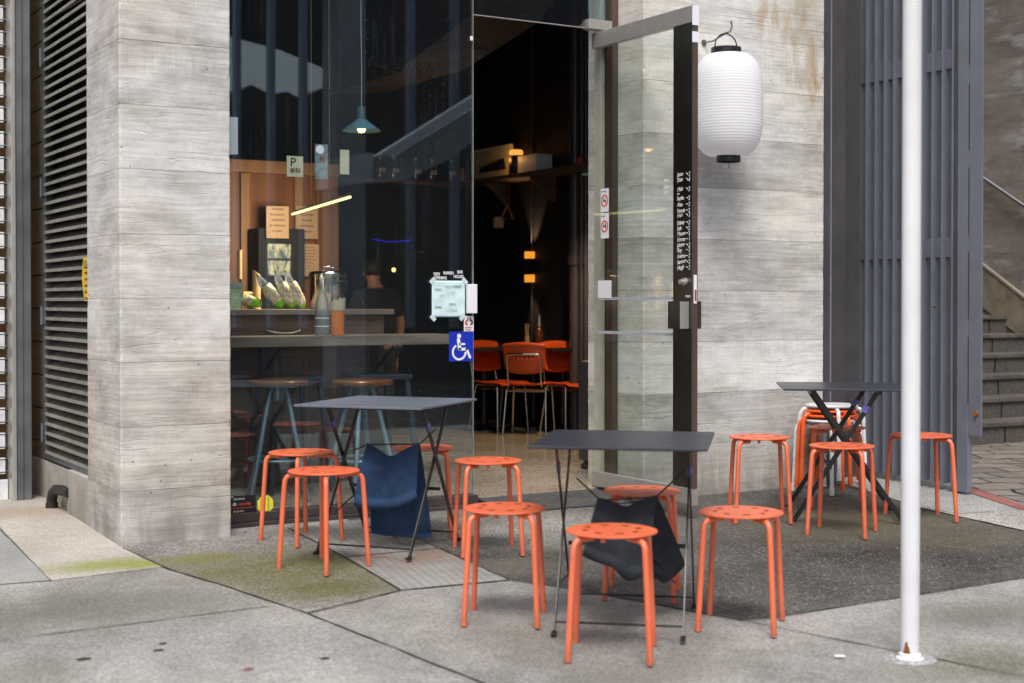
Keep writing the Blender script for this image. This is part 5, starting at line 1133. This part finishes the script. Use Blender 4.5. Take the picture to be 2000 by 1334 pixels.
# wall lamp (light thrown up and down), pipes, conduit
wl_p = on_u(1043, 520, 6.99); wl = thing('wall_lamp', 'slim amber up-and-down lamp on the black side wall', 'lamp', wl_p)
zt_, zb_ = on_u(1043, 491, 6.95).z, on_u(1043, 551, 6.95).z
g = MB(); g.box((6.90, wl_p.y - .035, zb_ + .07), (6.985, wl_p.y + .035, zt_ - .065), .004); g.build('body', M['black_steel'], wl)
for z0, z1 in ((zt_ - .064, zt_), (zb_, zb_ + .069)):
    g = MB(); g.box((6.905, wl_p.y - .032, z0), (6.98, wl_p.y + .032, z1), .003); g.build('diffuser', emit('amber_diffuser', (1, .36, .03), .65), wl)
for z, rot in ((zt_ + .02, math.pi), (zb_ - .02, 0)):
    l = bpy.data.lights.new('wall_wash', 'SPOT'); l.energy = 9; l.color = (1, .62, .3); l.spot_size = R(62); l.spot_blend = .7; l.shadow_soft_size = .02; o = bpy.data.objects.new('wall_wash', l); COL.objects.link(o); o.location = (6.93, wl_p.y, z); o.rotation_euler = (rot, R(6), 0)
for x, r_, lb in ((1122, .055, 'thick black pipe running up the side wall'), (1135, .026, 'thin pipe beside the thick one on the side wall'), (1143, .026, 'thin pipe nearest the doorway on the side wall')):
    p = on_u(x, 500, 6.93); g = MB(); g.tube([(6.94, p.y, FZ + .002), (6.94, p.y, 4.29)], r_, 14); g.lathe([(r_ * 1.25, -.04), (r_ * 1.25, .04)], (6.94, p.y, 1.75), 14); tag(g.build('wall_pipe', M['dkpipe'], None, 40), lb, 'pipe', 'pipes on the side wall')
for x in (1040, 976):
    p = on_u(x, 300, 6.99) if x > 1000 else on_v(x, 300, 12.59); g = MB(); g.box((p.x - .012, p.y - .012, FZ + .3), (min(p.x + .009, 6.999), min(p.y + .009, 12.599), 4.28), .002); tag(g.build('conduit', M['dkpipe']), 'narrow conduit above the wall lamp' if x > 1000 else 'narrow conduit in the rear corner left of the bookshelf', 'conduit')

# bar stools inside the window
def bar_stool(px, seat_y, label, first):
    c = on_z(px, seat_y, .925); root = first and copy_tree(first) or None
    if root is None:
        root = thing('bar_stool', 'x', 'bar stool', (0, 0, 0), 'bar stools inside the window')
        H_ = .69; g = MB(); g.lathe([(.02, H_), (.165, H_), (.178, H_ - .008), (.180, H_ - .018), (.174, H_ - .030), (.02, H_ - .034)], (0, 0, 0), 40); g.build('seat', M['stool_wood'], root, 40)
        g = MB(); g.lathe([(.10, H_ - .035), (.10, H_ - .045), (.03, H_ - .046), (.03, H_ - .12)], (0, 0, 0), 24); g.build('swivel_plate', M['teal_leg'], root, 40)
        for k in range(4):
            a = k * math.pi / 2 + .45; cs, sn = math.cos(a), math.sin(a); g = MB(); g.tube([(r * cs, r * sn, z) for r, z in ((.055, H_ - .045), (.075, .60), (.115, .45), (.165, .25), (.235, .004))], .014, 12); lg_ = g.build('leg', M['teal_leg'], root, 60)
        g = MB(); g.tube([(.172 * math.cos(k * .3142), .172 * math.sin(k * .3142), .23) for k in range(21)], .008, 8, cap=False); g.build('foot_ring', M['teal_leg'], root, 60)
    root.location = (c.x, c.y, FZ + .001); root['label'] = label; return root
bs = bar_stool(543, 745, 'wooden topped bar stool inside the window, left, nearest the pillar', None)
bs2 = bar_stool(707, 745, 'wooden topped bar stool inside the window, right, behind the folding table', bs); bs2.rotation_euler.z = .5
# black angular high stools behind
def square_stool(px, label, first):
    c = on_z(px, 900, FZ)
    root = copy_tree(first) if first else None
    if root is None:
        root = thing('high_stool', 'x', 'high stool', (0, 0, 0), 'black framed high stools behind the bar stools')
        g = MB(); g.box((-.17, -.17, .66), (.17, .17, .69), .006); g.build('seat', M['bracket'], root)
        for sx in (-1, 1):
            for sy in (-1, 1): g = MB(); g.bar((sx * .14, sy * .14, .66), (sx * .20, sy * .20, .002), .03, .03, (1, 0, 0)); g.build('leg', M['bracket'], root)
        for sx in (-1, 1): g = MB(); g.bar((sx * .183, -.175, .22), (sx * .183, .175, .22), .025, .02, (1, 0, 0)); g.build('stretcher', M['bracket'], root)
        for sy in (-1, 1): g = MB(); g.bar((-.17, sy * .183, .22), (.17, sy * .183, .22), .025, .02, (0, 1, 0)); g.build('stretcher', M['bracket'], root)
    root.location = (c.x, 8.15, FZ + .001); root['label'] = label; return root
h1 = square_stool(560, 'black framed high stool behind the left bar stool', None); h1.location.x = on_v(565, 800, 8.15).x
h2 = square_stool(735, 'black framed high stool behind the right bar stool', h1); h2.location.x = on_v(735, 800, 8.15).x

# plywood chairs, round tables, booth end
def make_chair():
    root = thing('plywood_chair', 'x', 'chair', (0, 0, 0), 'red-orange plywood chairs inside')
    # chair faces +y; back at -y
    def back(i, j):
        x = (i - .5) * (.40 + .03 * j - .06 * max(0, .25 - j) * 4 * .5); y = -.205 - .085 * j + .028 * (4 * (i - .5) ** 2); z = .545 + .285 * j - .02 * (4 * (i - .5) ** 2) * (j > .9) + .018 * (4 * (i - .5) ** 2) * (j < .1)
        return Vector((x, y, z))
    g = MB(); nu, nv = 29, 12
    V = [[g.vert(back(i / nu, j / nv)) for j in range(nv + 1)] for i in range(nu + 1)]
    for i in range(nu):
        for j in range(nv):
            if j == 6 and i in (8, 11, 14, 17, 20): continue
            g.b.faces.new((V[i][j], V[i + 1][j], V[i + 1][j + 1], V[i][j + 1]))
    g.build('backrest', M['ply_red'], root, 50, (('th', 'SOLIDIFY', {'thickness': .011}),))
    g = MB(); g.grid(lambda i, j: Vector(((i - .5) * (.40 - .03 * (1 - j)), -.19 + .42 * j, .455 + .016 * (2 * i - 1) ** 2 - .012 * math.sin(j * 3.1) - .03 * max(0, j - .8) ** 1.3 * 6)), 16, 14); g.build('seat', M['ply_red'], root, 60, (('th', 'SOLIDIFY', {'thickness': .011}),))
    for s_ in (-1, 1):
        g = MB(); g.tube([(s_ * .215, .19, 0), (s_ * .195, .165, .40), (s_ * .19, .15, .428), (s_ * .185, .12, .436), (s_ * .185, -.10, .436), (s_ * .188, -.13, .43), (s_ * .195, -.15, .40), (s_ * .215, -.235, 0)], .0105, 10); g.build('leg_loop', M['chrome'], root, 60)
        g = MB(); g.tube([(s_ * .165, -.05, .437), (s_ * .165, -.19, .437), (s_ * .165, -.215, .455), (s_ * .165, -.225, .50), (s_ * .165, -.262, .68), (s_ * .162, -.27, .71), (s_ * .14, -.273, .725), (0, -.288, .727)], .0095, 10); g.build('back_tube', M['chrome'], root, 60)
    g = MB(); g.tube([(-.193, .11, .39), (.193, .11, .39)], .008, 8); g.tube([(-.19, -.11, .39), (.19, -.11, .39)], .008, 8); g.build('cross_tubes', M['chrome'], root, 60)
    return root
ch0 = make_chair()
for i, (x, y, a, lb) in enumerate(((976, 842, -166, 'plywood chair cut by the window edge, leftmost inside'), (1034, 847, -44, 'plywood chair seen from behind, middle of the row inside'), (1116, 846, -176, 'plywood chair in front of the dark table, nearest the booth'), (1168, 838, 70, 'plywood chair mostly hidden behind the black booth end'))):
    o = ch0 if i == 0 else copy_tree(ch0); c = on_z(x, y, FZ); o.location = (c.x, c.y, FZ + .001); o.rotation_euler.z = R(a); o['label'] = lb; o.scale = (.88, .88, .96)
def make_rtable(x, y, lb, first=None):
    c = on_z(x, y, FZ); root = copy_tree(first) if first else None
    if root is None:
        root = thing('bar_table', 'x', 'table', (0, 0, 0), 'dark pedestal tables inside')
        g = MB(); g.box((-.32, -.32, .705), (.32, .32, .74), .006); g.build('table_top', M['table_dark'], root); g = MB(); g.tube([(0, 0, .02), (0, 0, .704)], .035, 16); g.build('pedestal', M['black_steel'], root, 40); g = MB(); g.lathe([(.25, .0), (.25, .012), (.06, .03), (.04, .05)], (0, 0, 0), 28); g.build('base', M['black_steel'], root, 40)
    root.location = (c.x, c.y, FZ + .001); root['label'] = lb; return root
rt0 = make_rtable(1100, 838, 'dark pedestal table behind the front plywood chair'); rt1 = make_rtable(945, 838, 'dark pedestal table by the window edge', rt0); rt1.rotation_euler.z = .0
rt2 = make_rtable(1042, 832, 'dark pedestal table carrying the sauce bottle', rt0)
c = on_z(1041, 672, FZ + .742); sb = thing('sauce_bottle', 'brown glass sauce bottle on the table under the wall lamp', 'bottle', (rt2.location.x, rt2.location.y - .1, FZ + .742)); c = sb.location.copy()
g = MB(); g.lathe([(.03, 0), (.036, .008), (.036, .11), (.026, .15), (.012, .18)], c, 20); g.build('body', plain('brown_glass', (.16, .05, .02), .12), sb, 50); g = MB(); g.lathe([(.012, .18), (.010, .20), (.005, .28)], c, 12); g.build('pourer', M['tape'], sb, 50)
c2 = c + Vector((-.10, .05, 0)); g = MB(); g.lathe([(.022, 0), (.022, .09)], c2, 14)
for k in range(5): g.tube([c2 + Vector((.008 * math.cos(k * 1.3), .008 * math.sin(k * 1.3), .05)), c2 + Vector((.016 * math.cos(k * 1.3), .016 * math.sin(k * 1.3), .20))], .004, 5)
tag(g.build('chopstick_holder', M['bamboo']), 'small holder of chopsticks beside the sauce bottle', 'holder')
b0_, b1_ = on_z(1137, 921, FZ), on_z(1168, 921, FZ)
bt = thing('booth_end', 'black upholstered booth end just inside the doorway', 'booth', (b0_.x + .13, b0_.y + .3, FZ))
g = MB(); M_ = Matrix.Translation((b0_.x + .10, b0_.y + .06, 0)) @ Matrix.Rotation(R(4), 4, 'Z'); g.box((0, 0, FZ + .05), (1.1, .14, .985), .035, M_); g.build('padded_panel', M['vinyl_seat'], bt, 40)
g = MB(); g.lathe([(.10, 0), (.10, .02), (.08, .045)], (b0_.x + .19, b0_.y + .12, FZ + .001), 24); g.build('foot', M['rubber'], bt, 40)

# person behind the counter, seen from the back
pc = on_v(722, 600, 10.9); PX, PY = pc.x, 10.75; zc = on_v(722, 545, 10.75).z
pr = thing('person', 'person with short dark hair in a black top, seen from behind inside', 'person', (PX, PY, FZ))
S_ = (zc + .115 - FZ) / 1.58
def skin(name, nodes, edges, m, parent, sub=2):
    me = bpy.data.meshes.new(name); me.from_pydata([Vector(n[0]) for n in nodes], edges, []); o = bpy.data.objects.new(name, me); COL.objects.link(o)
    md = o.modifiers.new('s', 'SKIN'); md.use_smooth_shade = True
    for i, n in enumerate(nodes):
        r_ = n[1] if isinstance(n[1], tuple) else (n[1], n[1]); me.skin_vertices[0].data[i].radius = r_; me.skin_vertices[0].data[i].use_root = (i == 0)
    sb_ = o.modifiers.new('u', 'SUBSURF'); sb_.levels = sub; sb_.render_levels = sub
    bpy.context.view_layer.update(); dg = bpy.context.evaluated_depsgraph_get(); m2 = bpy.data.meshes.new_from_object(o.evaluated_get(dg)); bpy.data.objects.remove(o)
    m2.materials.clear(); m2.materials.append(m); o = bpy.data.objects.new(name, m2); COL.objects.link(o); o.parent = parent; m2.polygons.foreach_set('use_smooth', [True] * len(m2.polygons)); return o
sk_m = plain('skin', (.36, .17, .105), .55, var=.06); sh_m = plain('black_shirt_cloth', (.012, .012, .016), .9); tr_m = plain('dark_trousers', (.012, .013, .016), .9); hair_m = plain('short_dark_hair', (.020, .014, .011), .65, var=.5, scale=120, bump=.6)
h = lambda x, y, z: (x * S_, y * S_, z * S_)
body_n = [(h(0, 0, .86), .13), (h(0, 0, 1.0), (.155, .11)), (h(0, .01, 1.18), (.175, .12)), (h(0, .03, 1.30), (.15, .10)), (h(0, .05, 1.375), .065), (h(0, .075, 1.43), .055), (h(0, .10, 1.50), (.072, .088)), (h(0, .105, 1.56), (.070, .082)),
          (h(-.17, .03, 1.29), .058), (h(-.235, .03, 1.05), .045), (h(-.20, .12, .84), .035), (h(-.17, .17, .78), .032),
          (h(.17, .03, 1.29), .058), (h(.24, .02, 1.05), .045), (h(.22, .04, .83), .035), (h(.215, .06, .76), .032),
          (h(-.09, 0, .78), .085), (h(-.095, .01, .45), .058), (h(-.10, -.01, .08), .042), (h(-.10, .12, .035), .034), (h(.09, 0, .78), .085), (h(.095, .01, .45), .058), (h(.10, -.01, .08), .042), (h(.10, .12, .035), .034)]
be = [(0, 1), (1, 2), (2, 3), (3, 4), (4, 5), (5, 6), (6, 7), (3, 8), (8, 9), (9, 10), (10, 11), (3, 12), (12, 13), (13, 14), (14, 15), (0, 16), (16, 17), (17, 18), (18, 19), (0, 20), (20, 21), (21, 22), (22, 23)]
bd = skin('body', body_n, be, sk_m, pr)
for s_ in (-1, 1):                                                  # ears
    g = MB(); g.lathe([(.002, -.028), (.010, -.018), (.013, 0), (.010, .02), (.002, .028)], Vector((PX, PY, FZ)) + Vector(h(s_ * .083, .10, 1.515)), 10); g.build('ear', sk_m, pr, 60)
for (wx, wy, wz, s_) in ((-.17, .17, .78, -1), (.215, .06, .76, 1)):    # hands: palm and five bent fingers each
    W0 = Vector(h(wx, wy, wz))
    nodes = [(W0, .028), (W0 + Vector((0, .02, -.045)), (.036, .02)), (W0 + Vector((0, .03, -.085)), (.038, .018))]; ed = [(0, 1), (1, 2)]
    for k in range(4):
        i0 = len(nodes); bx = (k - 1.5) * .019; L_ = (.036, .042, .040, .030)[k]
        nodes += [(W0 + Vector((bx, .034, -.10)), .0095), (W0 + Vector((bx * 1.05, .046, -.10 - L_)), .0085), (W0 + Vector((bx * 1.05, .068, -.10 - L_ * 1.7)), .007)]; ed += [(2, i0), (i0, i0 + 1), (i0 + 1, i0 + 2)]
    i0 = len(nodes); nodes += [(W0 + Vector((-s_ * .036, .032, -.05)), .011), (W0 + Vector((-s_ * .052, .05, -.085)), .009)]; ed += [(1, i0), (i0, i0 + 1)]
    skin('hand', nodes, ed, sk_m, pr, 1)
skin('shirt', [(h(0, 0, .84), (.165, .135)), (h(0, 0, 1.0), (.168, .125)), (h(0, .01, 1.18), (.188, .135)), (h(0, .03, 1.30), (.165, .112)), (h(0, .05, 1.365), .072), (h(-.17, .03, 1.295), .07), (h(-.225, .03, 1.09), .06), (h(.17, .03, 1.295), .07), (h(.23, .02, 1.09), .06)], [(0, 1), (1, 2), (2, 3), (3, 4), (3, 5), (5, 6), (3, 7), (7, 8)], sh_m, pr)
skin('trousers', [(h(0, 0, .84), (.15, .125)), (h(-.09, 0, .76), .095), (h(-.095, .01, .45), .07), (h(-.10, -.01, .10), .058), (h(.09, 0, .76), .095), (h(.095, .01, .45), .07), (h(.10, -.01, .10), .058)], [(0, 1), (1, 2), (2, 3), (0, 4), (4, 5), (5, 6)], tr_m, pr)
g = MB(); c = Vector((PX, PY, FZ)) + Vector(h(0, .095, 1.545))
g.grid(lambda i, j: c + Vector((.090 * math.sin(.12 + j * 1.98) * math.cos(i * 6.2832), .105 * math.sin(.12 + j * 1.98) * math.sin(i * 6.2832) - .004, .092 * math.cos(.12 + j * 1.98) * (1 if math.sin(i * 6.2832) < .3 or j < .55 else .55) + .003 * math.sin(i * 90) * math.sin(j * 60))) , 40, 20); g.build('hair', hair_m, pr, 80, (('th', 'SOLIDIFY', {'thickness': .008}),))

# ------------------------------------------------------------------ the other side of the street, behind the camera: it shows only as reflections in the glass
def refl(x, y, V):
    u, v, w = ray(x, y); t = (14.6 + V) / v; return Vector((u * t, -V, CZ + w * t))
def far_shape(name, label, cat, px, V, depth, m):
    g = MB(); g.prism([refl(x, y, V) for x, y in px], (0, -depth, 0)); return tag(g.build(name, m), label, cat)
M['far_dark'] = plain('dark_street_facade', (.012, .018, .028), .8); M['far_wall'] = plain('grey_street_concrete', (.55, .55, .56), .85, var=.2, scale=1.2); M['far_white'] = plain('white_street_render', (.92, .92, .89), .8); M['far_rib'] = plain('blue_grey_mullion', (.26, .32, .42), .6); M['far_green'] = plain('dark_hill_planting', (.02, .026, .026), .9)
far_shape('street_canopy', 'dark canopy of the building across the street', 'canopy', [(200, -700), (1300, -700), (1300, 110), (800, 110), (790, 150), (700, 118), (600, 75), (480, 42), (200, -30)], 12, 1.5, M['far_dark'])
far_shape('street_building', 'dark building across the street', 'building', [(200, 200), (470, 178), (490, 165), (530, 185), (560, 178), (585, 192), (615, 180), (640, 168), (700, 175), (720, 155), (800, 150), (806, 108), (1300, 108), (1300, 760), (200, 760)], 14, 4, M['far_dark'])
for x in (466, 533, 596, 806, 892):
    far_shape('street_mullion', 'upright mullion across the street reflected in the window', 'mullion', [(x - 5, -700), (x + 5, -700), (x + 5, 640), (x - 5, 640)], 9, .2, M['far_rib'])['group'] = 'mullions across the street'
far_shape('street_column', 'grey concrete column across the street', 'column', [(658, -700), (714, -700), (714, 760), (658, 760)], 11, .7, M['far_wall'])
far_shape('street_stair', 'pale stair flank rising across the street', 'stair', [(640, 312), (728, 300), (735, 306), (770, 306), (960, 190), (1250, 10), (1250, 250), (960, 250), (880, 310), (790, 352), (728, 356), (640, 368)], 7.2, .5, M['far_wall'])
far_shape('street_balcony', 'white balcony front across the street', 'balcony', [(640, 312), (712, 299), (728, 299), (728, 355), (640, 368)], 6.8, .35, M['far_white'])
g = MB(); g.prism([refl(x, y, 6.9) for x, y in ((738, 304), (768, 304), (960, 186), (1250, 4), (1250, -20), (940, 178))], (0, -.25, 0)); tag(g.build('street_handrail', M['far_white']), 'white coping of the stair across the street', 'coping')

g = MB(); g.poly([(-60, -60, -1.57), (90, -60, -1.57), (90, .6, .0205), (-60, .6, .0205)]); struct(g.build('road', paving('dark_road_asphalt', (.020, .020, .021), (.042, .041, .040), .5)))
g = MB(); g.box((-12, 8.7, -.05), (-.25, 9.2, 4.9)); tag(g.build('concrete_wall', M['pillar']), 'board-marked concrete wall further left along the shop front', 'wall')
